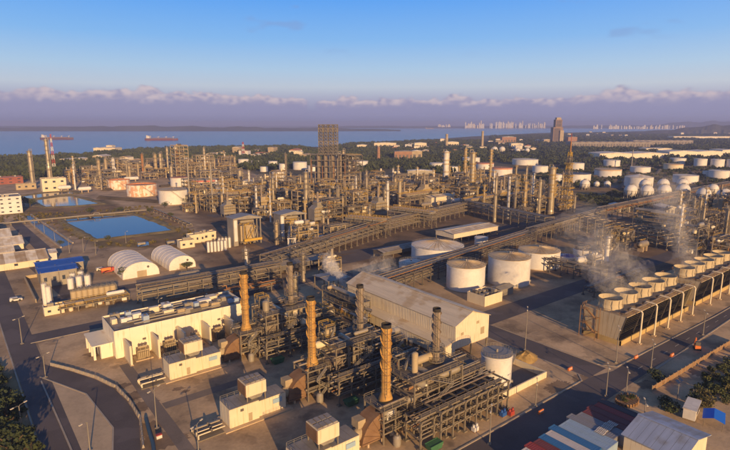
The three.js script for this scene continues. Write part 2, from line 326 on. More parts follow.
const strip = (u0, u1, v0, v1) => [[u0, v0], [u1, v0], [u1, v1], [u0, v1]];
function kerb(pts, w = 0.4, h = 0.14) { const o = mb(); for (let k = 0; k + 1 < pts.length; k++) o.bar([pts[k][0], h / 2, -pts[k][1]], [pts[k + 1][0], h / 2, -pts[k + 1][1]], w, h); setting('kerb', o.geo(), M.kerb); }

// yards
sheet('yard', [[16, 112], [30, 112], [34, 60], [142, 73.2], [142, 118], [150, 205], [15, 205], [15, 130]], M.yard, 0.004);
sheet('yard', [[153.5, 70], [320, 68], [320, 104], [153.5, 104]], M.yard, 0.004);
sheet('yard', [[128, 62], [240, 65], [300, 65], [300, 48], [140, 30], [126, 40]], M.yard, 0.004);
sheet('yard', pxPoly([[548, 219], [575, 208], [640, 205], [655, 208], [630, 216], [600, 224], [570, 226]]), M.yard, 0.006);
sheet('concrete_pad', pxPoly([[40, 377], [86, 394], [113, 428], [112, 470], [82, 470], [60, 422]]), M.concrete, 0.01);
// roads (asphalt), each a sheet a few millimetres above the yard
sheet('road', [[60, 72.6], [142.5, 72.8], [152.5, 70.6], [420, 68], [420, 60.5], [240, 64.6], [157, 63.5], [134, 63], [60, 61]], M.asphalt, 0.012);
sheet('road', [[142.5, 72.81], [152.5, 72.81], [152.2, 345], [143, 345]], M.asphalt, 0.016);
sheet('road', [[152.6, 118], [152.6, 129], [420, 126], [420, 117]], M.asphalt, 0.012);
sheet('road', [[3, 420], [12, 420], [15.5, 100], [15.5, 60], [7, 60], [8, 131]], M.asphalt, 0.012);
sheet('road', pxPoly([[20, 357], [50, 366], [70, 371], [95, 379], [115, 389], [129, 404], [139, 420], [142, 470], [112, 470], [113, 428], [86, 394], [40, 377], [24, 368]]), M.asphalt, 0.014);
sheet('road', [[12.1, 206], [12.1, 214.5], [150, 213.5], [150, 206.5]], M.asphalt, 0.02);
sheet('road', [[22, 258], [150, 254], [320, 216], [320, 207], [150, 247], [22, 250]], M.asphalt, 0.012);
sheet('road', [[-10, 700], [0, 700], [38, 252], [30, 252]], M.asphalt, 0.012);
sheet('road', pxPoly([[280, 262], [345, 255], [500, 224], [610, 214], [610, 218], [500, 230], [350, 263], [285, 272]]), M.asphalt, 0.024);
sheet('road', pxPoly([[205, 215], [560, 188], [700, 182], [700, 183.5], [560, 191], [215, 218]]), M.asphalt, 0.024);
sheet('service_path', [[33.2, 60], [36.4, 60], [36.2, 168.5], [33, 168.5]], M.path, 0.014);
sheet('service_path', [[36.5, 133.5], [66, 133.5], [66, 137], [36.5, 137]], M.path, 0.01);
// edge lines and kerbs
for (const [u0, u1, v] of [[160, 400, 66.4]]) { const o = mb(); for (let u = u0; u < u1; u += 9) o.slab([[u, -v], [u + 3, -v], [u + 3, -v - 0.14], [u, -v - 0.14]], 0.017, 0.017); setting('lane_marking', o.geo(), M.paint); }
kerb([[60, 73], [139, 73.2], [142, 76], [142.3, 116]]); kerb([[152.9, 116], [153, 76], [156, 71.2], [230, 69], [400, 68.3]]); kerb([[60, 60.6], [130, 62.2], [134, 61.4], [136, 58], [136, 40]]); kerb([[160, 62.8], [240, 64.1], [400, 60]]);
kerb(pxPoly([[40, 377], [86, 394], [113, 428], [112, 470]])); kerb([[13, 205.6], [34, 205.8]]); kerb(pxPoly([[41, 381], [60, 424], [80, 470]])); kerb([[7.6, 131], [3, 400]]);
// ragged patches of dark damp earth and pale spilled sand on the yards
function patch(px, py, r, seed, m, y) { const [cu, cv] = g(px, py), out = []; for (let k = 0; k < 90; k++) { const a = k / 90 * 6.283, q = r * (0.25 + 1.0 * fbm(Math.cos(a) * 2.6 + seed * 7, Math.sin(a) * 2.6 + 5, seed, 4) + 0.3 * hash2(k, seed, 3)); out.push([cu + q * Math.cos(a) * 1.5, cv + q * Math.sin(a)]); } setting('earth_patch', sheetGeo(out, y), m); }
const damp = mat(.27, .19, .12, { map: again(T.soil, 37), roughness: 1 }), sand = mat(.62, .455, .28, { map: again(T.soil, 37), roughness: 1 }), oily = mat(.47, .345, .215, { map: again(T.soil, 37), roughness: 1 });
[[130, 397, 3.2], [141, 406, 3], [150, 428, 3.6], [162, 440, 4], [122, 386, 2], [178, 389, 1.2], [186, 391, 0.9], [100, 352, 3], [560, 387, 3.4], [585, 379, 3], [648, 385, 2.4], [700, 372, 3.2]].forEach(([x, y, r], k) => patch(x, y, r, 20 + k, damp, 0.0065 + k * 0.0002));
[[70, 352, 6], [150, 400, 4], [240, 366, 5], [330, 408, 5], [350, 422, 4], [560, 352, 7], [640, 352, 5], [620, 345, 4], [545, 400, 4], [690, 365, 6], [300, 402, 4], [120, 372, 4]].forEach(([x, y, r], k) => patch(x, y, r, 50 + k, sand, 0.0056 + k * 0.0001));
[[215, 384, 5], [300, 425, 5], [340, 395, 6], [260, 375, 4], [110, 360, 5], [520, 340, 6], [570, 335, 6], [590, 352, 4], [430, 440, 5], [180, 430, 5]].forEach(([x, y, r], k) => patch(x, y, r, 80 + k, oily, 0.0047 + k * 0.0001));
// ponds in a shallow bank
function pond(name, corners, wob, seed) {
  const P = pxPoly(corners), out = [];
  for (let k = 0; k < P.length; k++) { const a = P[k], b = P[(k + 1) % P.length]; for (let j = 0; j < 10; j++) { const t = j / 10; out.push([lerp(a[0], b[0], t) + (hash2(k, j, seed) - 0.5) * wob, lerp(a[1], b[1], t) + (hash2(k, j, seed + 1) - 0.5) * wob]); } }
  setting(name, sheetGeo(out, 0.03), M.pond);
  const o = mb(); out.forEach((a, k) => { const b = out[(k + 1) % out.length], cu = P.reduce((s, q) => s + q[0], 0) / P.length, cv = P.reduce((s, q) => s + q[1], 0) / P.length; const e = (q, d) => { const l = Math.hypot(q[0] - cu, q[1] - cv); return [q[0] + (q[0] - cu) / l * d, q[1] + (q[1] - cv) / l * d]; };
    const rows = [[-0.5, 0.02], [2.2, 0.75], [4.5, 0.8], [8, 0.005]].map(([d, h]) => [e(a, d), e(b, d), h]);
    for (let r = 0; r + 1 < rows.length; r++) { const [p, q, h] = rows[r], [p2, q2, h2] = rows[r + 1]; o.face([[p[0], h, -p[1]], [q[0], h, -q[1]], [q2[0], h2, -q2[1]], [p2[0], h2, -p2[1]]]); } });
  setting(name + '_bank', o.geo(), mat(.25, .20, .095, { map: again(T.soil, 23), roughness: 1 }));
}
pond('pond', [[62, 219.5], [98, 239], [137, 234.5], [173, 230], [150, 221], [132, 214.5], [95, 216.5]], 1.5, 7);
pond('settling_pond', [[33, 200.5], [46, 207], [75, 206], [100, 203.6], [70, 196], [60, 196.5]], 0.8, 8);
pond('settling_pond', [[20, 196.6], [32, 199], [58, 195.2], [76, 194], [70, 191.5], [45, 193]], 0.8, 9);

sheet('drain_channel', pxPoly([[24, 217], [30, 215.5], [50, 229], [72, 244], [62, 247], [42, 232]]), mat(.045, .05, .06, { roughness: 0.25 }), 0.03);
kerb(pxPoly([[23, 217], [41, 232.5], [61, 248]]), 0.9, 0.9); kerb(pxPoly([[31, 215], [51, 228.5], [73, 243.5]]), 0.9, 0.9);
sheet('road', pxPoly([[8, 222], [17, 219], [58, 254], [44, 258]]), M.asphalt, 0.02);
// ---- the bay and the land beyond it
sheet('bay_water', pxPoly([[-90, 162], [0, 158.5], [30, 157.5], [75, 155], [95, 152.5], [130, 150], [160, 148], [200, 147], [290, 146.5], [318, 147], [350, 143.5], [430, 139.6], [470, 136.6], [490, 135.5], [540, 133], [600, 132], [650, 131], [690, 129.2], [560, 128], [480, 127.6], [360, 128], [100, 128.2], [-90, 128.2]]), M.water, 0.35);
function hill(pts, yb, deep, seed, m) {
  const o = mb(), rows = [];
  for (let k = 0; k + 1 < pts.length; k++) for (let j = 0; j < 8; j++) { const t = j / 8, x = lerp(pts[k][0], pts[k + 1][0], t), yt = lerp(pts[k][1], pts[k + 1][1], t), [u, v] = g(x, yb), l = Math.hypot(u, v), h = Math.max(2, hAt(x, yt, u, v)) * (0.62 + 0.66 * fbm(x / 14, 3, seed, 4)); rows.push([u, v, u / l, v / l, h]); }
  const sect = [[-0.5, 0], [-0.25, 0.55], [0, 1], [0.4, 0.7], [1, 0]];
  for (let k = 0; k + 1 < rows.length; k++) for (let s = 0; s + 1 < sect.length; s++) {
    const P = (r, [d, h], i) => { const w = 1 + 0.25 * (hash2(i, s, seed) - 0.5); return [r[0] + r[2] * d * deep * w, r[4] * h - 0.5, -(r[1] + r[3] * d * deep * w)]; };
    const a = P(rows[k], sect[s], k), b = P(rows[k + 1], sect[s], k + 1), c = P(rows[k + 1], sect[s + 1], k + 1), d = P(rows[k], sect[s + 1], k); a[1] = Math.max(a[1], -0.5); o.face([a, b, c]); o.face([a, c, d]);
  }
  setting('hill', o.geo(), m);
}
const hillM = mat(.085, .085, .055, { map: again(T.soil, 900), roughness: 1 });
hill([[-70, 127.4], [0, 127.1], [50, 126.9], [95, 126.4], [130, 125.7], [180, 125.4], [230, 126.4], [300, 127.4], [370, 128.8], [405, 130]], 130.9, 500, 3, hillM);
hill([[-70, 125.6], [40, 126.2], [90, 127.6]], 128.8, 700, 13, hillM);
hill([[300, 126.6], [345, 126.0], [380, 125.9], [420, 126.0], [470, 125.8], [540, 125.6], [580, 125.4], [640, 125.2], [680, 122.8], [705, 120.2], [722, 121], [790, 121.5]], 128.2, 900, 4, hillM);
hill([[630, 131.5], [665, 129], [690, 126.8], [712, 124.4], [735, 123.3], [800, 122]], 134, 500, 5, hillM);

// ---- vegetation
function clump(seed, n, flat = 0.75, size = 0.42) {   // a crown of loose leaf faces in a lumpy volume, radius 1
  const R = rng(seed), o = mb(), lobes = Array.from({ length: 6 }, () => [(R() - 0.5) * 1.1, R() * 0.9 * flat, (R() - 0.5) * 1.1, 0.38 + R() * 0.3]);
  for (let k = 0; k < n; k++) {
    const L = lobes[k % lobes.length], a = R() * 6.283, b = Math.acos(2 * R() - 1), r = L[3] * (0.55 + 0.5 * Math.cbrt(R())), c = [L[0] + r * Math.sin(b) * Math.cos(a), L[1] + 0.25 + r * Math.cos(b) * flat, L[2] + r * Math.sin(b) * Math.sin(a)];
    const s = size * (0.5 + R() * 0.7), q = R() * 6.283, w = R() * 1.6 - 0.3, e1 = [Math.cos(q) * s, Math.sin(w) * s * 0.5, Math.sin(q) * s], e2 = [-Math.sin(q) * s * Math.sin(w), Math.cos(w) * s, Math.cos(q) * s * Math.sin(w)];
    const P = (i, j) => [0, 1, 2].map((m) => c[m] + e1[m] * i * 0.5 + e2[m] * j * 0.5);
    o.face([P(-1, -0.5), P(0.2, -1), P(1, 0.1), P(-0.2, 1)], [[0, 0], [1, 0], [1, 1], [0, 1]].map(([x, y]) => [x + R() * 3, y + R() * 3]));
  }
  return o.geo();
}
const farClumps = [clump(11, 54, 0.7, 0.62), clump(12, 54, 0.6, 0.62)];
const X4 = new THREE.Matrix4(), Q4 = new THREE.Quaternion(), V4 = new THREE.Vector3(), S4 = new THREE.Vector3(), C4 = new THREE.Color(), UPV = new THREE.Vector3(0, 1, 0);
const blockers = [];   // [u, v, radius] of things that plants keep off
function wood(name, label, poly, spacing, r0, r1, seed, m, keep = 1) {
  const R = rng(seed), uvp = pxPoly(poly), us = uvp.map((q) => q[0]), vs = uvp.map((q) => q[1]), spots = [];
  for (let u = Math.min(...us); u < Math.max(...us); u += spacing) for (let v = Math.min(...vs); v < Math.max(...vs); v += spacing) {
    const a = u + (R() - 0.5) * spacing * 1.4, b = v + (R() - 0.5) * spacing * 1.4, k = R(), s = R(), n = R();
    if (k > keep || fbm(a / 50, b / 50, seed, 3) < 0.32 || !inPoly(a, b, uvp) || blockers.some(([x, y, r]) => (a - x) ** 2 + (b - y) ** 2 < (r + 2) ** 2)) continue;
    spots.push([a, b, lerp(r0, r1, s * s), n]);
  }
  for (let h = 0; h < 2; h++) {
    const mine = spots.filter((_, k) => k % 2 === h); if (!mine.length) continue;
    const o = new THREE.InstancedMesh(farClumps[h], m, mine.length); o.name = numbered(name); o.userData = { kind: 'stuff', label, category: 'trees' }; shade(o);
    mine.forEach(([u, v, r, n], k) => { X4.compose(V4.set(u, 0, -v), Q4.setFromAxisAngle(UPV, n * 6.28), S4.set(r, r * (0.8 + 0.5 * n), r)); o.setMatrixAt(k, X4); o.setColorAt(k, C4.setRGB(0.75 + 0.6 * n, 0.8 + 0.4 * n, 0.8 + 0.3 * hash2(k, h, seed))); });
    scene.add(o);
  }
}
const crownGeos = [clump(101, 620, 0.8, 0.17), clump(102, 620, 0.7, 0.17), clump(103, 620, 0.95, 0.17)], bushGeos = [clump(111, 420, 0.6, 0.2), clump(112, 420, 0.5, 0.2)];
const trunkGeo = (() => { const o = mb(); o.tube([[0, 0, 0], [0.03, 0.4, 0.02], [0, 0.72, 0]], 0.045, 7); for (const [a, h] of [[0.4, 0.42], [2.3, 0.5], [4.2, 0.46], [5.4, 0.56]]) o.cyl([0, h, 0], [Math.cos(a) * 0.24, h + 0.24, Math.sin(a) * 0.24], 0.026, 0.012, 5); return o.geo(); })();
function tree(u, v, h, label, group, m = M.leaf, k = 0, wide = 0.42) {
  const o = thing('tree', label, 'tree', u, v, 0, group, k * 1.9), t = part(o, 'trunk', trunkGeo, M.bark); t.scale.setScalar(h);
  const c = part(o, 'crown', crownGeos[k % 3], m); c.position.y = h * 0.36; c.scale.set(h * wide, h * 0.40, h * wide); return o;
}
function bush(u, v, r, label, group, m = M.leaf, k = 0) { const o = thing('shrub', label, 'shrub', u, v, 0, group, k * 1.3), c = part(o, 'foliage', bushGeos[k % 2], m); c.scale.set(r, r * 0.95, r); const s = mb(); for (let j = 0; j < 5; j++) s.cyl([0, 0, 0], [Math.cos(j * 1.3) * r * 0.5, r * 0.7, Math.sin(j * 1.3) * r * 0.5], r * 0.05, r * 0.02, 4); s.to(o, 'stem', M.bark); return o; }
// ================================================================ BUILDERS
const ring = (r, n, y, cx = 0, cz = 0) => Array.from({ length: n }, (_, k) => [cx + r * Math.cos(k / n * 6.2832), y, cz + r * Math.sin(k / n * 6.2832)]);

// ---- storage tank from its picture: base front, rim front, width in pixels
function tankAt(px, yb, yt, w) { let [u, v] = g(px, yb); const l = Math.hypot(u, v), h = hAt(px, yt, u, v); let r = w / 2 * depthOf(u, v) / F_PX; const cu = u + u / l * r, cv = v + v / l * r; r = w / 2 * depthOf(cu, cv, h / 2) / F_PX; return [u + u / l * r, v + v / l * r, r, h]; }
function tank(px, yb, yt, w, label, o = {}) {
  const [u, v, r, h] = tankAt(px, yb, yt, w), q = thing(o.name ?? 'storage_tank', label, 'tank', u, v, 0, o.group), n = w > 18 ? 48 : 28, rise = o.rise ?? 0.07, m = o.m ?? M.white;
  blockers.push([u, v, r + 2]);
  mb().lathe([[r + 0.35, 0], [r + 0.35, 0.35], [r, 0.36]], n).to(q, 'foundation', M.concrete);
  mb().lathe([[r, 0.3], [r, h]], n).to(q, 'shell', m);
  const roof = o.float ? mb().lathe([[r, h], [r - 0.25, h], [r - 0.3, h - 1.4], [0, h - 1.2]], n).to(q, 'floating_roof', o.roof ?? M.tankRoofRust) : mb().lathe([[r + 0.12, h - 0.1], [r + 0.12, h + 0.1], [0.3, h + r * rise], [0, h + r * rise]], n).to(q, 'roof', o.roof ?? M.whiteRoof);
  if (o.dome) roof.geometry = mb().lathe(Array.from({ length: 8 }, (_, k) => [(r + 0.1) * Math.cos(k / 7 * 1.5708), h + r * o.dome * Math.sin(k / 7 * 1.5708)]), n).geo();
  if (o.band) mb().lathe([[r + 0.06, h * 0.86], [r + 0.06, h + 0.12]], n).to(q, 'top_band', o.band);
  if (w > 8) mb().lathe([[r + 0.18, h - 0.75], [r + 0.18, h - 0.55], [r, h - 0.5]], n).to(q, 'wind_girder', m);
  if (o.ribs) for (let k = 0; k < o.ribs; k++) { const a = k / o.ribs * 6.2832, e = mb().bar([Math.cos(a) * (r - 0.1), h + 0.12, Math.sin(a) * (r - 0.1)], [Math.cos(a) * 0.8, h + r * rise + 0.02, Math.sin(a) * 0.8], 0.16, 0.14); e.to(q, 'roof_rib', M.tankRoofTan); }
  if (w > 11) {   // stairway winding up the shell, with its rail; manway and top rail
    const s = mb(), a0 = o.stair ?? -0.9, turn = Math.min(1.2, h / r * 1.1), N = Math.round(h / 0.45);
    for (let k = 0; k <= N; k++) { const a = a0 + turn * k / N; s.box((r + 0.55) * Math.cos(a), h * k / N - 0.05, (r + 0.55) * Math.sin(a), 0.95, 0.07, 0.5, -a); }
    const pts = Array.from({ length: 13 }, (_, k) => { const a = a0 + turn * k / 12; return [(r + 1.0) * Math.cos(a), h * k / 12, (r + 1.0) * Math.sin(a)]; }); s.rail(pts, 1.1, 0.08, 1.6); s.to(q, 'stairway', M.galv);
    if (w > 18) { mb().rail(ring(r - 0.1, 28, h), 1.05, 0.06, 3, true).to(q, 'top_rail', M.galv); const b = mb(); for (const a of [0.9, 2.1, 4.0]) b.cyl([Math.cos(a) * (r - 0.1), 1.3, Math.sin(a) * (r - 0.1)], [Math.cos(a) * (r + 0.5), 1.3, Math.sin(a) * (r + 0.5)], 0.55, 0.55, 10); b.to(q, 'manway', M.galv); mb().cyl([0, h + r * rise - 0.1, 0], [0, h + r * rise + 0.9, 0], 0.35, 0.35, 8).to(q, 'roof_vent', M.galv); }
  }
  return [u, v, r, h];
}
function sphereTank(px, yc, d, yg, label, group) {   // centre row, diameter in pixels, foot row
  const [u, v] = g(px, yg), z = depthOf(u, v, 8), r = d / 2 * z / F_PX, hc = Math.max(r * 1.15, hAt(px, yc, u, v)), o = thing('sphere_tank', label, 'sphere tank', u, v, 0, group);
  blockers.push([u, v, r + 1]);
  mb().lathe(Array.from({ length: 15 }, (_, k) => { const a = -1.5708 + k / 14 * 3.1416; return [Math.max(0, r * Math.cos(a)), hc + r * Math.sin(a)]; }), 28).to(o, 'shell', M.white);
  for (let k = 0; k < 10; k++) { const a = k / 10 * 6.2832, c = Math.cos(a) * r * 0.99, s = Math.sin(a) * r * 0.99; mb().cyl([c, 0, s], [c, hc + 0.5, s], r * 0.055, r * 0.055, 6).to(o, 'leg', M.galv); }
  mb().lathe([[r * 1.03, hc + r * 0.02], [r * 1.1, hc + r * 0.02], [r * 1.1, hc + r * 0.06]], 24).to(o, 'walkway', M.galv);
  const s = mb(); s.rail([[r * 1.2, 0, 0], [r * 1.15, hc, r * 0.6], [r * 0.4, hc + r * 1.0, r * 0.3]], 0.9, 0.1, 2).box(0, hc + r - 0.1, 0, r * 0.5, 0.3, r * 0.5).rail(ring(r * 0.3, 8, hc + r), 1, 0.08, 1.5, true); s.to(o, 'stairway', M.galv);
}
// ---- distillation column / vertical vessel
function column(u, v, h, r, label, o = {}) {
  const q = thing(o.name ?? 'process_column', label, 'column', u, v, 0, o.group), R = rng(Math.round(u * 13 + v * 7)), m = o.m ?? M.insul, n = r * F_PX / depthOf(u, v) > 3 ? 16 : 10;
  blockers.push([u, v, r + 2]);
  const prof = [[r * 1.12, 0], [r * 1.12, h * 0.06], [r, h * 0.09]];
  if (o.swage) prof.push([r, h * 0.42], [r * 0.72, h * 0.50], [r * 0.72, h - r * 0.5], [r * 0.5, h - r * 0.15], [0, h]); else prof.push([r, h - r * 0.7], [r * 0.7, h - r * 0.25], [0, h]);
  mb().lathe(prof, n).to(q, 'shell', m);
  const levels = o.levels ?? Math.max(1, Math.round(h / 8)), pm = o.plat ?? M.steel;
  for (let k = 0; k < levels; k++) {
    const y = h * (0.28 + 0.68 * (k + 1) / levels) - 0.6, rr = o.swage && y > h * 0.5 ? r * 0.72 : r, a0 = R() * 6.28, span = k === levels - 1 ? 6.2832 : 2.4 + R() * 2.6, e = mb();
    e.lathe([[rr, y], [rr + 1.15, y], [rr + 1.15, y + 0.14], [rr, y + 0.14]], 12, 0, 0, 0, a0, a0 + span);
    const pts = Array.from({ length: 9 }, (_, j) => { const a = a0 + span * j / 8; return [(rr + 1.1) * Math.cos(a), y + 0.1, -(rr + 1.1) * Math.sin(a)]; }); e.rail(pts, 1.1, 0.11, 2.2); e.to(q, 'platform', pm);
  }
  const a = R() * 6.28, lx = Math.cos(a) * (r + 0.35), lz = Math.sin(a) * (r + 0.35), l = mb(); l.bar([lx - 0.25, 0, lz], [lx - 0.25, h * 0.96, lz], 0.08).bar([lx + 0.25, 0, lz], [lx + 0.25, h * 0.96, lz], 0.08); for (let y = 1; y < h * 0.95; y += 1.2) l.bar([lx - 0.25, y, lz], [lx + 0.25, y, lz], 0.06); l.to(q, 'ladder', pm);
  const b = a + 2 + R(), pr = Math.max(0.14, r * 0.14), c = Math.cos(b) * (r + 0.6), s = Math.sin(b) * (r + 0.6); mb().tube([[0, h - 0.1, 0], [0, h + 1.2, 0], [c, h + 1.2, s], [c, 0.5, s]], pr, 6).to(q, 'overhead_pipe', M.pipe);
  return q;
}
function columnPx(px, yb, yt, w, label, o = {}) { const [u, v] = g(px, yb), h = hAt(px, yt, u, v), r = Math.max(0.45, w / 2 * depthOf(u, v, h / 2) / F_PX); return column(u, v, h, r, label, o); }
// ---- thin mast / pole-like stack
function stackPx(px, yb, yt, w, label, o = {}) {
  const [u, v] = g(px, yb), h = hAt(px, yt, u, v), r = Math.max(0.25, w / 2 * depthOf(u, v, h / 2) / F_PX), q = thing(o.name ?? 'chimney', label, o.cat ?? 'chimney', u, v, 0, o.group);
  mb().lathe([[r * 1.25, 0], [r * 1.2, h * 0.04], [r, h * 0.12], [r * 0.85, h], [r * 0.7, h], [r * 0.65, h - 2]], 12).to(q, 'shaft', o.m ?? M.galv);
  for (const t of o.bands ?? [0.55, 0.93]) mb().lathe([[r, h * t], [r + 0.8, h * t], [r + 0.8, h * t + 0.25], [r, h * t + 0.25]], 12).to(q, 'ring_platform', o.ringM ?? M.steel);
  return q;
}
// ---- lattice mast (flare, derrick, radio)
function lattice(u, v, h, w0, w1, label, o = {}) {
  const q = thing(o.name ?? 'lattice_mast', label, o.cat ?? 'mast', u, v, 0, o.group), N = o.n ?? Math.round(h / 4), b = o.bar ?? 0.22, mm = o.ms ?? [M.steel];
  for (let k = 0; k < N; k++) {
    const y0 = h * k / N, y1 = h * (k + 1) / N, a = lerp(w0, w1, k / N) / 2, c = lerp(w0, w1, (k + 1) / N) / 2, e = mb(), C = [[-1, -1], [1, -1], [1, 1], [-1, 1]];
    C.forEach(([i, j], s) => { const [i2, j2] = C[(s + 1) % 4]; e.bar([i * a, y0, j * a], [i * c, y1, j * c], b * 1.3).bar([i * a, y0, j * a], [i2 * c, y1, j2 * c], b * 0.8).bar([i2 * a, y0, j2 * a], [i * c, y1, j * c], b * 0.8).bar([i * c, y1, j * c], [i2 * c, y1, j2 * c], b * 0.8); });
    e.to(q, 'lattice_section', mm[k % mm.length]);
  }
  if (o.core) mb().cyl([0, 0, 0], [0, h + (o.tip ?? 0), 0], o.core, o.core * 0.85, 10).to(q, 'riser', o.coreM ?? M.pipe);
  return q;
}
// ---- steel frame with decks, vessels and pipes
function frameUnit(u, v, L, W, levels, lh, label, o = {}) {
  const q = thing(o.name ?? 'process_structure', label, 'process structure', u, v, 0, o.group), R = rng(o.seed ?? Math.round(u * 31 + v * 17)), bays = Math.max(1, Math.round(L / (o.bay ?? 6))), H = levels * lh, sw = o.sw ?? 0.34, m = o.m ?? M.steel;
  blockers.push([u, v, Math.hypot(L, W) / 2]);
  for (let k = 0; k <= bays; k++) {
    const x = -L / 2 + L * k / bays, e = mb(); e.bar([x, 0, -W / 2], [x, H, -W / 2], sw).bar([x, 0, W / 2], [x, H, W / 2], sw);
    for (let l = 1; l <= levels; l++) e.bar([x, l * lh - 0.2, -W / 2], [x, l * lh - 0.2, W / 2], sw * 0.8, sw);
    if (k % 2 === 0) for (let l = 0; l < levels; l++) e.bar([x, l * lh, -W / 2], [x, (l + 1) * lh - 0.3, W / 2], sw * 0.5);
    e.to(q, 'portal_frame', m);
  }
  for (const s of [-1, 1]) { const e = mb(); for (let l = 1; l <= levels; l++) e.bar([-L / 2, l * lh - 0.2, s * W / 2], [L / 2, l * lh - 0.2, s * W / 2], sw * 0.7, sw); for (let k = 0; k < bays; k++) if (R() < 0.5) { const l = Math.floor(R() * levels), x = -L / 2 + L * k / bays; e.bar([x, l * lh, s * W / 2], [x + L / bays, (l + 1) * lh - 0.2, s * W / 2], sw * 0.5); } e.to(q, 'side_beams', m); }
  for (let l = 1; l <= levels; l++) {
    if (R() < (o.deck ?? 0.75) || l === levels) {
      const full = R() < 0.6, x0 = full ? -L / 2 : -L / 2 + L * R() * 0.4, x1 = full ? L / 2 : L / 2 - L * R() * 0.3, y = l * lh;
      const d = mb().box((x0 + x1) / 2, y, 0, x1 - x0, 0.12, W + 0.6).to(q, 'deck', M.grating);
      mb().rail([[x0, y + 0.12, -W / 2 - 0.3], [x1, y + 0.12, -W / 2 - 0.3], [x1, y + 0.12, W / 2 + 0.3], [x0, y + 0.12, W / 2 + 0.3]], 1.1, 0.1, 2.4, true).to(d, 'handrail', o.railM ?? (R() < 0.55 ? M.yellow : M.steel));
    }
  }
  const eq = o.eq ?? levels * bays * 0.75, em = [M.insul, M.pipe, M.tan, M.cream, M.galv, M.white];
  for (let k = 0; k < eq; k++) {   // equipment on the decks
    const l = Math.floor(R() * (levels + (R() < 0.35 ? 1 : 0))), x = (R() - 0.5) * (L - 3), z = (R() - 0.5) * (W - 2.4), y = l * lh + 0.12, t = R(), mm = em[Math.floor(R() * em.length)];
    if (t < 0.34) { const r = 0.5 + R() * Math.min(0.9, lh * 0.22), ll = 2.5 + R() * Math.min(5, L * 0.4), al = R() < 0.6; const e = mb(); if (al) e.vessel([x - ll / 2, y + r + 0.5, z], [x + ll / 2, y + r + 0.5, z], r, 10).box(x - ll * 0.3, y, z, 0.3, 0.6, r * 1.4).box(x + ll * 0.3, y, z, 0.3, 0.6, r * 1.4); else e.vessel([x, y + r + 0.5, z - W * 0.35], [x, y + r + 0.5, z + W * 0.35], r, 10).box(x, y, z - W * 0.2, r * 1.4, 0.6, 0.3).box(x, y, z + W * 0.2, r * 1.4, 0.6, 0.3); e.to(q, 'drum', mm); }
    else if (t < 0.6) { const r = 0.45 + R() * 0.7, hh = lh * (0.55 + R() * (l === levels ? 1.3 : 0.25)); mb().lathe([[r * 0.9, 0], [r, 0.4], [r, hh - r * 0.5], [r * 0.6, hh - r * 0.15], [0, hh]], 10, x, y, z).to(q, 'vertical_vessel', mm); }
    else if (t < 0.8) { mb().box(x, y, z, 1 + R() * 2, 0.8 + R() * lh * 0.4, 1 + R() * 1.8).to(q, 'equipment_box', mm); }
    else { const xx = (R() - 0.5) * L; mb().tube([[xx, 0.4, z], [xx, H * (0.5 + 0.5 * R()), z], [xx + (R() - 0.5) * L * 0.6, H * (0.5 + 0.5 * R()), z]], 0.14 + R() * 0.22, 6).to(q, 'riser_pipe', R() < 0.7 ? M.pipe : M.pipeRust); }
  }
  for (let k = 0; k < (o.pipes ?? 5); k++) { const y = lh * (1 + Math.floor(R() * levels)) + 0.35 + R() * 0.4, z = (R() - 0.5) * W * 0.95; mb().tube([[-L / 2 - 0.5, y, z], [L / 2 + 0.5, y, z]], 0.13 + R() * 0.2, 6).to(q, 'pipe', R() < 0.75 ? M.pipe : M.pipeDark); }
  if (o.stairs ?? R() < 0.6) { const e = mb(), zz = W / 2 + 1.1; for (let l = 0; l < levels; l++) { const s = l % 2 ? -1 : 1; e.bar([-s * L * 0.22, l * lh, zz], [s * L * 0.22, (l + 1) * lh, zz], 0.9, 0.16).rail([[-s * L * 0.22, l * lh, zz + 0.4], [s * L * 0.22, (l + 1) * lh, zz + 0.4]], 1.1, 0.09, 2); } e.to(q, 'stair_flights', M.galv); }
  return q;
}
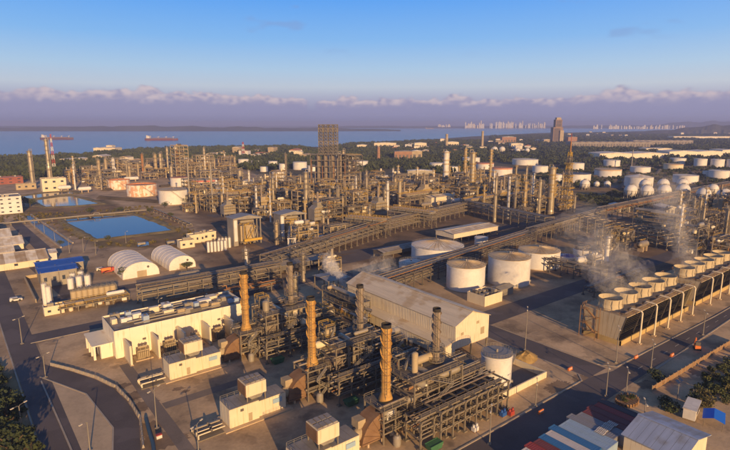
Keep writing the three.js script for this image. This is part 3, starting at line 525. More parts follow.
// ---- pipe rack between two site points
function pipeRack(a, b, W, H, label, o = {}) {
  const du = b[0] - a[0], dv = b[1] - a[1], L = Math.hypot(du, dv), turn = Math.atan2(dv, du), q = thing('pipe_rack', label, 'pipe rack', a[0], a[1], 0, o.group, turn), R = rng(o.seed ?? Math.round(a[0] * 3 + a[1] * 5 + L)), n = Math.max(1, Math.round(L / (o.bay ?? 7))), tiers = o.tiers ?? 2, sw = o.sw ?? 0.38, m = o.m ?? M.steel;
  for (let k = 0; k < 40; k++) blockers.push([a[0] + du * k / 39, a[1] + dv * k / 39, W / 2 + 2]);
  const bent = mb(); for (const s of [-1, 1]) bent.bar([0, 0, s * W / 2], [0, H, s * W / 2], sw).box(0, 0, s * W / 2, 1.1, 0.4, 1.1); for (let t = 0; t < tiers; t++) bent.bar([0, H - 0.2 - t * (o.gap ?? 2.6), -W / 2 - 0.4], [0, H - 0.2 - t * (o.gap ?? 2.6), W / 2 + 0.4], sw * 0.9, sw * 1.1); bent.bar([0, 0.3, -W / 2], [0, H - 0.2 - (tiers - 1) * (o.gap ?? 2.6), W / 2], 0.16);
  const bg = bent.geo(); for (let k = 0; k <= n; k++) part(q, 'portal_frame', bg, m).position.x = L * k / n;
  for (const s of [-1, 1]) for (let t = 0; t < tiers; t++) mb().bar([0, H - 0.2 - t * (o.gap ?? 2.6), s * W / 2], [L, H - 0.2 - t * (o.gap ?? 2.6), s * W / 2], sw * 0.6, sw * 0.9).to(q, 'longitudinal_beam', m);
  const pm = [M.pipe, M.pipe, M.insul, M.galv, M.pipeDark, M.pipeDark, M.pipeRust, M.steelDark];
  for (let t = 0; t < tiers; t++) { let z = -W / 2 + 0.5; const y = H - t * (o.gap ?? 2.6); while (z < W / 2 - 0.3) { const r = 0.12 + R() * R() * 0.32, x0 = R() < 0.75 ? -0.5 : L * R() * 0.5, x1 = R() < 0.75 ? L + 0.5 : L * (0.6 + 0.4 * R()); z += r; if (R() < (o.fill ?? 0.85)) { const pts = [[x0, y + r, z]]; if (R() < 0.3 && x1 - x0 > 40) { const mid = lerp(x0, x1, 0.3 + 0.4 * R()); pts.push([mid, y + r, z], [mid, y + r + 1.3, z], [mid + 4, y + r + 1.3, z], [mid + 4, y + r, z]); } pts.push([x1, y + r, z]); mb().tube(pts, r, 7).to(q, 'pipe', pm[Math.floor(R() * pm.length)]); } z += r + 0.18 + R() * 0.45; } }
  if (o.walk) { const y = H + 1.0; const d = mb().box(L / 2, y, W / 2 - 0.6, L, 0.1, 1.1).to(q, 'walkway', M.grating); mb().rail([[0, y, W / 2], [L, y, W / 2]], 1.1, 0.09, 3).to(d, 'handrail', o.railM ?? M.steel); }
  if (o.cooler) for (let x = 3; x + 6 < L; x += 7.2) {   // air coolers on top
    const e = mb().box(x + 3, H + 1.6, 0, 6.6, 1.5, W + 1).to(q, 'air_cooler', M.galv); mb().lathe([[2, 0], [2, 0.9], [1.9, 0.9], [1.8, 0.1]], 16, x + 3, H + 0.7, 0).to(e, 'fan_ring', M.steelDark);
    mb().bar([x, H, -W / 2], [x, H + 1.6, -W / 2], 0.25).bar([x, H, W / 2], [x, H + 1.6, W / 2], 0.25).to(q, 'cooler_leg', m);
  }
  if (o.yellow) { const y = H + (o.cooler ? 3.1 : 0.6), d = mb(); for (const s of [-1, 1]) d.box(L / 2, y, s * (W / 2 + 0.9), L, 0.18, 0.8).rail([[0, y, s * (W / 2 + 1.25)], [L, y, s * (W / 2 + 1.25)]], 1.2, 0.16, 2.2); d.to(q, 'yellow_walkway', M.yellow); }
  return q;
}
// ---- simple gabled shed with wall panels, roof sheets, door; ridge along x when alongX
function shed(u, v, L, W, h, rise, label, o = {}) {
  const q = thing(o.name ?? 'shed', label, o.cat ?? 'shed', u, v, o.lift ?? 0, o.group, o.turn ?? 0), wm = o.wall ?? M.sheetWall, rm = o.roof ?? M.sheet, open = o.open ?? 0;
  blockers.push([u, v, Math.hypot(L, W) / 2]);
  if (open > 0) { const n = Math.max(2, Math.round(L / 7)); for (let k = 0; k <= n; k++) for (const s of [-1, 1]) mb().bar([-L / 2 + 0.3 + (L - 0.6) * k / n, 0, s * (W / 2 - 0.3)], [-L / 2 + 0.3 + (L - 0.6) * k / n, open + 0.4, s * (W / 2 - 0.3)], 0.35).to(q, 'post', M.steel); }
  const t = 0.2, y0 = open;
  if (y0 < h) {
    mb().box(0, y0, -W / 2 + t / 2, L, h - y0, t).to(q, 'wall', wm); mb().box(0, y0, W / 2 - t / 2, L, h - y0, t).to(q, 'wall', wm);
    for (const s of [-1, 1]) mb().prismX([[-W / 2 + t, y0], [W / 2 - t, y0], [W / 2 - t, h], [0, h + rise - 0.15], [-W / 2 + t, h]], s * (L / 2 - t / 2) - t / 2, s * (L / 2 - t / 2) + t / 2).to(q, 'gable_wall', wm);
  }
  const n = o.sheets ?? Math.max(1, Math.round(L / 6)), over = 0.6, sl = Math.hypot(W / 2 + over, rise), e = rise / (W / 2);
  for (const s of [-1, 1]) for (let k = 0; k < n; k++) { const x0 = -L / 2 - over + (L + 2 * over) * k / n, x1 = -L / 2 - over + (L + 2 * over) * (k + 1) / n - 0.05, y = h + rise, ye = h - e * over; mb().prismX(s > 0 ? [[0, y], [W / 2 + over, ye], [W / 2 + over, ye + 0.14], [0, y + 0.14]] : [[-W / 2 - over, ye], [0, y], [0, y + 0.14], [-W / 2 - over, ye + 0.14]], x0, x1).to(q, 'roof_sheet', Array.isArray(rm) ? rm[k % rm.length] : rm); }
  mb().box(0, h + rise + 0.13, 0, L + 2 * over, 0.12, 0.7).to(q, 'ridge_cap', Array.isArray(rm) ? rm[0] : rm);
  if (o.door) for (const [x, w, dh, side] of o.door) { const d = mb(); if (side === 'x') d.box(-L / 2 - 0.06, 0, x, 0.1, dh, w); else d.box(x, 0, W / 2 + 0.06, w, dh, 0.1); d.to(q, 'door', M.steelDark); }
  if (o.windows) for (let k = 0; k < o.windows; k++) { const x = -L / 2 + L * (k + 0.5) / o.windows; const f = mb().box(x, h * 0.45, W / 2 + 0.03, 1.7, 1.3, 0.12).to(q, 'window', M.steel); mb().box(x, h * 0.45 + 0.12, W / 2 + 0.1, 1.45, 1.06, 0.05).to(f, 'pane', M.glass); }
  return q;
}
// ---- flat-roofed building with parapet, windows and roof units
function block(u, v, L, W, h, label, o = {}) {
  const q = thing(o.name ?? 'building', label, o.cat ?? 'building', u, v, 0, o.group, o.turn ?? 0), wm = o.wall ?? M.wall, R = rng(Math.round(u + v * 3) + 5);
  blockers.push([u, v, Math.hypot(L, W) / 2]);
  mb().box(0, 0, 0, L, h, W).to(q, 'wall', wm);
  const p = mb(), t = 0.3; p.box(0, h, -W / 2 + t / 2 - 0.1, L + 0.2, 0.6, t).box(0, h, W / 2 - t / 2 + 0.1, L + 0.2, 0.6, t).box(-L / 2 + t / 2 - 0.1, h, 0, t, 0.59, W).box(L / 2 - t / 2 + 0.1, h, 0, t, 0.59, W); p.to(q, 'parapet', wm);
  mb().box(0, h, 0, L - 0.7, 0.08, W - 0.7).to(q, 'roof', o.roof ?? M.roofGrey);
  const rows = o.rows ?? Math.max(1, Math.floor(h / 3.4)), win = o.win ?? Math.max(1, Math.round(L / 5));
  if (o.win !== 0) for (let r = 0; r < rows; r++) for (let k = 0; k < win; k++) { const f = mb().box(-L / 2 + L * (k + 0.5) / win, h * (r + 0.4) / rows, W / 2, L / win * 0.34, h / rows * 0.3, 0.12).to(q, 'window', M.glass); if (r === 0 && k < 0) f.name = 'door'; }
  for (let k = 0; k < (o.units ?? 2); k++) mb().box((R() - 0.5) * L * 0.7, h + 0.08, (R() - 0.5) * W * 0.6, 1.4 + R() * 2, 0.9 + R(), 1.4 + R()).to(q, 'roof_unit', M.galv);
  return q;
}
// ---- street lamp
function lampGeo(h, two) { const o = mb(); o.cyl([0, 0, 0], [0, h, 0], 0.13, 0.08, 7).box(0, 0, 0, 0.6, 0.04, 0.6); return o.geo(); }
const lampPole = lampGeo(1, false);
const lampArm = (() => { const o = mb(); o.tube([[0, 0, 0], [0.3, 0.35, 0], [1.5, 0.45, 0]], 0.06, 5); return o.geo(); })(), lampHead = (() => { const o = mb(); o.box(1.75, 0.36, 0, 0.8, 0.16, 0.34); return o.geo(); })();
function lamp(px, yb, yt, label, o = {}) {
  const [u, v] = g(px, yb), h = clamp(hAt(px, yt, u, v), 7, 17), q = thing('street_lamp', label, 'street lamp', u, v, 0, o.group, o.turn ?? 0);
  const p = part(q, 'pole', lampPole, M.galv); p.scale.set(1.25, h, 1.25);
  for (const s of o.arms ?? [1, -1]) { const a = part(q, 'arm', lampArm, M.galv); a.position.y = h - 0.2; a.rotation.y = s > 0 ? 0 : Math.PI; part(a, 'lamp_head', lampHead, M.cream); }
  return q;
}
// ---- heater: box furnace on legs with a stack
function heater(u, v, L, W, h, sh, label, o = {}) {
  const q = thing('process_heater', label, 'furnace', u, v, 0, o.group), m = o.m ?? M.galv; blockers.push([u, v, L / 2 + 2]);
  for (const i of [-1, 0, 1]) for (const j of [-1, 1]) mb().bar([i * L * 0.45, 0, j * W * 0.45], [i * L * 0.45, 2.5, j * W * 0.45], 0.4).to(q, 'leg', M.steel);
  mb().box(0, 2.3, 0, L, h * 0.62, W).to(q, 'firebox', m); mb().prism([[-L / 2, h * 0.62 + 2.3], [L / 2, h * 0.62 + 2.3], [L * 0.22, h * 0.8 + 2], [-L * 0.22, h * 0.8 + 2]], -W * 0.45, W * 0.45).to(q, 'breeching', m);
  mb().box(0, h * 0.8 + 1.9, 0, L * 0.4, h * 0.2, W * 0.7).to(q, 'convection_box', m);
  mb().lathe([[1.1, 0], [0.9, 2], [0.8, sh], [0.65, sh], [0.6, sh - 1]], 12, 0, h + 1.6, 0).to(q, 'stack', o.stackM ?? M.greyStack);
  for (let k = 1; k < 4; k++) { const y = 2.3 + h * 0.2 * k, d = mb().box(0, y, W / 2 + 0.5, L, 0.1, 1).to(q, 'platform', M.grating); mb().rail([[-L / 2, y, W / 2 + 0.95], [L / 2, y, W / 2 + 0.95]], 1.1, 0.1, 2.2).to(d, 'handrail', M.yellow); }
  for (let k = 0; k < 6; k++) mb().box(-L / 2 + L * (k + 0.5) / 6, 2.35, W / 2 + 0.02, 0.2, h * 0.6, 0.16).to(q, 'buckstay', M.steel);
  return q;
}
// ================================================================ THE POWER PLANT IN FRONT
// ---- three gas-turbine lines: package, exhaust elbow, ribbed orange stack on its frame, boiler, grey stack, rack
const LINES = [
  [42.4, 151.3, 'by the white electrical building'],
  [46.0, 116.6, 'in the middle turbine line'],
  [49.6, 88.8, 'by the small walled tank'],
];
function turbinePackage(u0, vc, where) {
  const q = thing('turbine_package', `cream turbine enclosure with raised filter house, ${where}`, 'turbine enclosure', u0 + 8, vc, 0, 'gas turbine enclosures');
  blockers.push([u0 + 8, vc, 12]);
  mb().box(0, 0, 0, 19, 0.3, 8.4).to(q, 'plinth', M.concrete);
  mb().box(-3.9, 0.3, 0, 8, 5, 6).to(q, 'enclosure', M.cream);
  mb().box(4.2, 0.3, -0.2, 8.1, 4.3, 5.2).to(q, 'enclosure', M.cream);
  for (let k = 0; k < 4; k++) { mb().box(-6.9 + k * 2, 0.5, 3.03, 1.9, 4.6, 0.08).to(q, 'wall_panel', M.cream); mb().box(1.2 + k * 2, 0.5, 2.43, 1.9, 3.9, 0.08).to(q, 'wall_panel', M.cream); }
  for (let k = 0; k < 3; k++) mb().box(-7.93, 0.5, -2 + k * 2, 0.08, 4.6, 1.9).to(q, 'wall_panel', M.cream);
  for (let k = 0; k < 4; k++) { mb().box(-6.9 + k * 2, 5.31, 0, 1.92, 0.12, 6.2).to(q, 'roof_panel', M.galv); mb().box(1.2 + k * 2, 4.61, -0.2, 1.92, 0.12, 5.4).to(q, 'roof_panel', M.galv); }
  mb().box(-2.4, 0.5, 3.1, 1, 2.2, 0.08).to(q, 'door', M.tan); mb().box(-4.6, 3.9, 3.1, 0.9, 0.7, 0.08).to(q, 'door', M.steelDark);
  mb().box(5.6, 2.6, 2.5, 2.6, 1.2, 0.5).to(q, 'cooling_panel', mat(.30, .42, .52, { roughness: 0.4 }), 'pale blue cooling panel on the enclosure wall');
  const rl = mb().rail([[-7.8, 5.43, 3], [-7.8, 5.43, -3], [0, 5.43, -3]], 1, 0.06, 2); rl.to(q, 'roof_rail', M.galv);
  mb().prism([[-1.2, 5.4], [1.4, 5.4], [2.3, 6.7], [-2.6, 6.7]], -1.8, 1.8).to(q, 'inlet_duct', M.galv);
  for (const i of [-2.7, 2.3]) for (const j of [-2.2, 2.2]) mb().bar([i, j > 0 && i > 0 ? 4.7 : i > 0 ? 4.7 : 5.4, j], [i, 6.8, j], 0.28).to(q, 'leg', M.steel);
  const f = mb().box(-0.2, 6.72, 0, 5.6, 3.3, 4.9).to(q, 'filter_house', M.cream);
  for (let k = 0; k < 8; k++) mb().box(-3.1, 6.9 + k * 0.38, 0, 0.22, 0.25, 4.5).to(f, 'louver_slat', M.rustBrown);
  for (let k = 0; k < 2; k++) mb().box(-1.55 + k * 2.75, 6.9, 2.48, 2.6, 2.9, 0.08).to(f, 'wall_panel', M.cream);
  for (let i = 0; i < 4; i++) for (let j = 0; j < 2; j++) mb().box(-2.25 + i * 1.37, 10.03, -1.15 + j * 2.3, 1.1, 0.3, 1.9).to(f, 'roof_hatch', M.roofGrey);
  mb().vessel([9.2, 3.1, 0], [11.3, 3.1, 0], 1.55, 16).to(q, 'generator_end', M.tan); mb().box(10.2, 0.3, 0, 2.4, 1.4, 2.4).to(q, 'generator_base', M.concrete);
  mb().box(10.3, 4.7, -0.6, 2.2, 2.0, 2.6).bar([9.6, 1.6, -1.6], [9.6, 4.7, -1.6], 0.25).bar([11.1, 1.6, -1.6], [11.1, 4.7, -1.6], 0.25).to(q, 'silencer', M.tan);
  // cooler bank and cable trays behind, pipe skid in front of the end wall
  mb().box(3, 0.3, -5.4, 13, 1.5, 2.4).to(q, 'cooler_bank', M.steelDark); mb().box(-1.8, 1.8, -5.4, 4.6, 0.25, 2.3).to(q, 'cooler_cover', M.blue, 'blue cover on the cooler bank');
  const s = thing('pipe_skid', `low pipe skid before the turbine enclosure ${where}`, 'pipe skid', u0 - 4.5, vc - 0.6, 0, 'turbine pipe skids'), R = rng(Math.round(vc));
  mb().box(0, 0, 0, 7.4, 0.25, 5.5).to(s, 'skid_base', M.steel);
  for (let k = 0; k < 6; k++) { const z = -2.2 + k * 0.85, y = 0.7 + R() * 0.9; mb().tube([[-3.3, 0.3, z], [-3.3, y, z], [3.4 - R() * 1.5, y, z], [3.4, y, z]], 0.14 + R() * 0.12, 7).to(s, 'pipe', R() < 0.6 ? M.cream : M.pipe); if (k % 2) mb().lathe([[0.3, 0], [0.35, 0.5], [0.2, 0.8], [0, 0.85]], 9, -1 + R() * 2, y - 0.2, z).to(s, 'valve', M.steelDark); }
}
function exhaustElbow(u0, vc, where) {
  const q = thing('exhaust_duct', `brown quarter-round turbine exhaust duct, ${where}`, 'exhaust duct', u0 + 17.6, vc, 0, 'turbine exhaust ducts'), arc = [];
  for (let k = 0; k <= 10; k++) { const a = 3.1416 - 1.5708 * k / 10; arc.push([6 + 6.4 * Math.cos(a), 0.9 + 6.6 * Math.sin(a)]); }
  mb().prism([[6, 0.9], ...arc.slice().reverse()], -2.3, 2.3).to(q, 'casing', M.rustBrown);
  for (const z of [-2.42, 2.42]) for (let k = 0; k < 5; k++) { const a = 3.1416 - 1.5708 * (k + 0.3) / 5; mb().bar([6, 1.2, z], [6 + 6.3 * Math.cos(a), 0.9 + 6.5 * Math.sin(a), z], 0.22, 0.16).to(q, 'stiffener', M.rustBrown); }
  for (const x of [1.5, 5.4]) for (const z of [-2, 2]) mb().box(x, 0, z, 0.5, 1.4, 0.5).to(q, 'support', M.concrete);
}
function ribbedStack(u, v, top, base, r, m, label, o = {}) {
  const q = thing('exhaust_stack', label, 'stack', u, v, 0, o.group);
  mb().lathe([[r * 1.6, base], [r * 1.55, base + 0.4], [r, base + 2.4]], 24).to(q, 'base_cone', m);
  mb().lathe([[r, base + 2.4], [r, top - 0.5]], 24).to(q, 'shaft', m);
  mb().lathe([[r * 1.06, top - 0.9], [r * 1.06, top], [r * 0.92, top], [r * 0.9, top - 3], [0, top - 3]], 24).to(q, 'rim', o.rim ?? M.soot);
  const n = Math.floor((top - base - 4) / 1.75); for (let k = 0; k < n; k++) mb().lathe([[r, base + 3.4 + k * 1.75], [r + 0.12, base + 3.45 + k * 1.75], [r + 0.12, base + 3.62 + k * 1.75], [r, base + 3.67 + k * 1.75]], 24).to(q, 'ring', o.ringM ?? m);
  if (o.strake) for (let s = 0; s < 3; s++) { const e = mb(), N = 40; for (let k = 0; k < N; k++) { const A = (t) => { const a = s * 2.094 + t * 7.5, y = lerp(base + 7, top - 0.8, t); return [[r * Math.cos(a), y, r * Math.sin(a)], [(r + 0.3) * Math.cos(a), y, (r + 0.3) * Math.sin(a)]]; }, [p, w] = A(k / N), [p2, w2] = A((k + 1) / N); e.face([p, w, w2, p2]); } e.to(q, 'strake', m); }
  for (const y of o.plats ?? []) { const e = mb().lathe([[r, y], [r + 1.3, y], [r + 1.3, y + 0.15], [r, y + 0.15]], 18).to(q, 'ring_platform', M.steel); mb().rail(ring(r + 1.25, 14, y + 0.15), 1.1, 0.08, 2, true).to(e, 'handrail', M.steel); }
  const l = mb(), a = 2.2, x = Math.cos(a) * (r + 0.3), z = Math.sin(a) * (r + 0.3); l.bar([x - 0.25, base, z], [x - 0.25, top - 0.6, z], 0.07).bar([x + 0.25, base, z], [x + 0.25, top - 0.6, z], 0.07); for (let y = base; y < top - 1; y += 0.8) l.bar([x - 0.25, y, z], [x + 0.25, y, z], 0.05); l.to(q, 'ladder', M.steel);
}
function boiler(u0, vc, where, seed) {
  const q = thing('recovery_boiler', `grey recovery boiler with sloping inlet duct, ${where}`, 'boiler', u0 + 34, vc, 0, 'heat recovery boilers'); blockers.push([u0 + 34, vc, 14]);
  mb().prism([[-4.6, 1.5], [0.2, 1.5], [0.2, 10.6], [-0.4, 10.6], [-4.6, 5]], -2.6, 2.6).to(q, 'inlet_duct', M.greyStack);
  for (let k = 0; k < 4; k++) mb().bar([-4.4 + k * 1.1, 1.6, 2.68], [-4.4 + k * 1.1, 5.3 + k * 1.45, 2.68], 0.2, 0.14).to(q, 'stiffener', M.steel);
  mb().box(3.2, 1.5, 0, 6, 10, 6).to(q, 'casing', M.greyStack);
  for (let k = 0; k < 5; k++) mb().box(0.9 + k * 1.2, 1.6, 3.04, 0.22, 9.8, 0.12).to(q, 'buckstay', M.steel);
  for (let k = 0; k < 3; k++) mb().box(3.2, 3.8 + k * 2.7, 3.1, 6.1, 0.3, 0.14).to(q, 'buckstay', M.steel);
  for (const [x, r] of [[1.2, 0.8], [3.6, 0.95], [5.4, 0.6]]) mb().vessel([x, 12.4 + r, -2.4], [x, 12.4 + r, 2.4], r, 12).box(x, 11.5, -1.6, 0.6, 1.2, 0.3).box(x, 11.5, 1.6, 0.6, 1.2, 0.3).to(q, 'steam_drum', M.insul);
  for (const i of [-4, 0, 3.2, 6]) for (const j of [-2.3, 2.3]) mb().box(i, 0, j, 0.5, 1.6, 0.5).to(q, 'leg', M.concrete);
  const R = rng(seed); for (let k = 0; k < 7; k++) { const x = 0.5 + R() * 5.6, s = R() < 0.5 ? -1 : 1; mb().tube([[x, 12 + R() * 2, s * 2.4], [x, 12 + R(), s * (3.8 + R())], [x + R() * 1.5, 1 + R() * 3, s * (3.8 + R())]], 0.14 + R() * 0.14, 7).to(q, 'downcomer', M.insul); }
}
LINES.forEach(([u0, vc, where], i) => {
  turbinePackage(u0, vc, where); exhaustElbow(u0, vc, where);
  const uo = u0 + 26.2, ug = u0 + 43.2;
  frameUnit(uo, vc, 7.4, 7.2, 3, 2.9, `steel frame carrying the orange stack ${where}`, { seed: 40 + i, group: 'stack support frames', eq: 9, bay: 3.7, deck: 1, railM: M.steel });
  ribbedStack(uo, vc, 28.5, 8.7, 1.15, M.rust, `tall ribbed orange-rust stack with black rim, ${where}`, { group: 'orange exhaust stacks', strake: true, ringM: mat(.37, .22, .075, { map: T.rust, roughness: 0.75 }) });
  boiler(u0, vc, where, 60 + i);
  frameUnit(u0 + 39.5, vc, 17, 10, 4, 3.4, `crowded boiler steelwork with decks and pipes, ${where}`, { seed: 70 + i, group: 'boiler steelwork', eq: 26, bay: 4.2, pipes: 9, railM: M.steel, stairs: true, deck: 0.8 });
  ribbedStack(ug, vc, 28.6, 11.5, 1.0, M.greyStack, `slim dark grey stack with ring platforms, ${where}`, { group: 'grey boiler stacks', strake: true, plats: [14.4, 17.2], rim: M.soot });
  pipeRack([u0 + 28, vc - 8], [u0 + 58, vc - 8], 5, 7.2, `pipe rack running beside the boiler ${where}`, { seed: 80 + i, tiers: 3, gap: 2.1, bay: 4.3, walk: true, fill: 0.5, group: 'boiler pipe racks' });
  frameUnit(u0 + 54, vc + 0.5, 9, 9, 3, 3.2, `pump structure ending the boiler line ${where}`, { seed: 90 + i, group: 'boiler end structures', eq: 12, bay: 4.5 });
  frameUnit(u0 + 34.5, vc + 4.6, 3.4, 3.4, 5, 3.3, `slim tall stair frame behind the boiler ${where}`, { seed: 150 + i, group: 'boiler stair frames', eq: 3, bay: 3.4, pipes: 1, stairs: true });
  const d = thing('blowdown_drum', `small grey drum before the orange stack ${where}`, 'drum', u0 + 25, vc - 5.6, 0, 'blowdown drums'); mb().lathe([[0.9, 0], [1.0, 0.5], [1.0, 2.2], [0.6, 2.7], [0, 2.8]], 14).to(d, 'shell', M.galv); mb().cyl([0, 2.7, 0], [0, 3.4, 0], 0.2).to(d, 'nozzle', M.pipe);
  const b = thing('green_skip', `low dark green skip beside the boiler ${where}`, 'skip', u0 + 31, vc - 12, 0, 'green skips'); mb().prism([[-1.6, 0.2], [1.6, 0.2], [2.1, 1.6], [-2.1, 1.6]], -1, 1).to(b, 'bin', M.green); mb().box(0, 1.6, 1, 4.2, 0.12, 0.12).box(0, 1.6, -1, 4.2, 0.12, 0.12).to(b, 'rim', M.green);
});
pipeRack([83, 81.6], [108.5, 81.6], 9, 8.4, 'tall open pipe rack ending beside the small walled white tank', { tiers: 3, gap: 2.4, bay: 4.2, fill: 0.5, seed: 5 });
frameUnit(96, 92, 16, 8, 3, 3, 'open steel bay of pipes between boiler line and the small walled white tank', { seed: 95, eq: 16, bay: 4 });
pipeRack([104, 84], [104, 168], 5, 5, 'long cross rack running beside the ribbed cream turbine hall', { tiers: 2, bay: 5.5, fill: 0.7, seed: 15 });
for (const [k, v0] of [[0, 134], [1, 103]]) pipeRack([90 + 3 * k, v0], [104, v0], 5, 6, `pipe rack between two boiler lines meeting the cross rack${k ? ' nearer the small tank' : ''}`, { tiers: 2, bay: 5, seed: 22 + k });
frameUnit(108, 150, 6, 22, 4, 3.2, 'condenser steelwork with pipes along the turbine hall wall', { seed: 111, eq: 26, bay: 3, pipes: 3 });
column(103, 178, 15, 1.2, 'short vessel column beside the grey canopy roof', { m: M.insul, name: 'vertical_drum' });

// ---- long white transformer building with blast walls
{
  const u0 = 33.6, u1 = 79.4, v0 = 174, v1 = 191, h = 8.9, L = u1 - u0, W = v1 - v0, q = thing('transformer_building', 'long white flat-roofed electrical building with roof units beside the curved road', 'building', (u0 + u1) / 2, (v0 + v1) / 2);
  blockers.push([u0 + 12, 182, 16], [u0 + 34, 182, 16]);
  mb().box(0, 0, 0, L, h - 0.1, W).to(q, 'wall', M.wall);
  for (let k = 0; k < 10; k++) mb().box(-L / 2 + L * (k + 0.5) / 10, 0.1, W / 2 + 0.06, L / 10 - 0.08, h + 0.5, 0.16).to(q, 'wall_panel', M.wall);
  for (let k = 0; k < 4; k++) mb().box(-L / 2 - 0.06, 0.1, -W / 2 + W * (k + 0.5) / 4, 0.16, h + 0.5, W / 4 - 0.08).to(q, 'wall_panel', M.wall);
  mb().box(0, h - 0.1, 0, L - 0.2, 0.12, W - 0.2).to(q, 'roof', M.roofGrey); mb().box(0, h - 0.1, -W / 2 + 0.1, L, 0.7, 0.25).box(L / 2 - 0.1, h - 0.1, 0, 0.25, 0.7, W - 0.4).to(q, 'parapet', M.wall);
  const R = rng(77), um = [M.cream, M.galv, M.tan, M.white, mat(.32, .40, .52, { roughness: 0.5 }), M.steelDark];
  for (let k = 0; k < 26; k++) { const x = -L / 2 + 2 + (L - 4) * ((k * 0.618) % 1), z = -W / 2 + 2 + (W - 4) * R(), e = mb(); const sx = 1.6 + R() * 3.4, sz = 1.4 + R() * 2, sy = 0.8 + R() * 1.4; e.box(x, h + 0.02, z, sx, 0.2, sz).box(x, h + 0.2, z, sx * 0.94, sy, sz * 0.94); const a = e.to(q, 'roof_unit', um[Math.floor(R() * um.length)]); if (R() < 0.5) mb().lathe([[0.5, 0], [0.5, 0.2], [0.4, 0.2], [0.35, 0.02], [0, 0.02]], 12, x, h + 0.2 + sy, z).to(a, 'fan', M.steelDark); }
  for (let k = 0; k < 5; k++) { const y = h + 0.5, z = -W / 2 + 3 + k * 2.7; mb().tube([[-L / 2 + 3 + R() * 8, y, z], [L / 2 - 3 - R() * 10, y, z]], 0.3, 7).to(q, 'roof_duct', M.galv); }
  for (const [x, y] of [[12, 5], [-3, 5.6], [-14, 4.4]]) mb().box(x, y, W / 2 + 0.18, 1.1, 0.7, 0.1).to(q, 'vent_grille', M.steelDark);
  for (let k = 0; k < 5; k++) {
    const u = 36.2 + k * 8.6, w = thing('blast_wall', 'thick cream blast wall standing out from the white electrical building between transformers', 'wall', u, 169.7, 0, 'blast walls'); mb().box(0, 0, 0, 0.6, 6.6, 8).to(w, 'wall_slab', M.cream); mb().box(0, 0, 0, 1, 0.3, 8.3).to(w, 'footing', M.concrete);
    const t = thing('transformer', 'tan power transformer with radiator fins between two blast walls', 'transformer', u + 4.4, 169.6, 0, 'power transformers');
    mb().box(0, 0, 0, 5.4, 0.4, 4.2).to(t, 'plinth', M.concrete); mb().box(0, 0.4, 0, 3.6, 2.8, 2.2).to(t, 'tank', M.tan);
    for (let j = 0; j < 6; j++) { mb().box(-1.5 + j * 0.6, 0.7, 1.6, 0.24, 2.2, 0.9).to(t, 'radiator_fin', M.tan); }
    for (let j = 0; j < 3; j++) mb().lathe([[0.22, 0], [0.28, 0.25], [0.16, 0.45], [0.24, 0.7], [0.1, 1.4], [0, 1.4]], 8, -1 + j, 3.2, -0.4).to(t, 'bushing', M.rustBrown);
    mb().vessel([-1.4, 4.2, 0.7], [1.2, 4.2, 0.7], 0.4, 10).bar([-0.8, 3.1, 0.7], [-0.8, 4, 0.7], 0.15).bar([0.8, 3.1, 0.7], [0.8, 4, 0.7], 0.15).to(t, 'conservator', M.tan);
  }
  const a = thing('annex', 'low white annex with open pillared bays at the end of the electrical building', 'annex', 30.6, 183.5); mb().box(0.9, 0, 0, 3.6, 4.6, 13).to(a, 'wall', M.wall); mb().box(-0.2, 4.6, 0, 6.2, 0.35, 13.6).to(a, 'roof', M.wall); for (let k = 0; k < 4; k++) mb().box(-2.7, 0, -5.8 + k * 3.9, 0.7, 4.6, 0.9).to(a, 'pillar', M.wall); for (let k = 0; k < 3; k++) mb().box(-0.95, 0.1, -3.9 + k * 3.9, 0.1, 3, 1.6).to(a, 'door', M.steelDark);
}
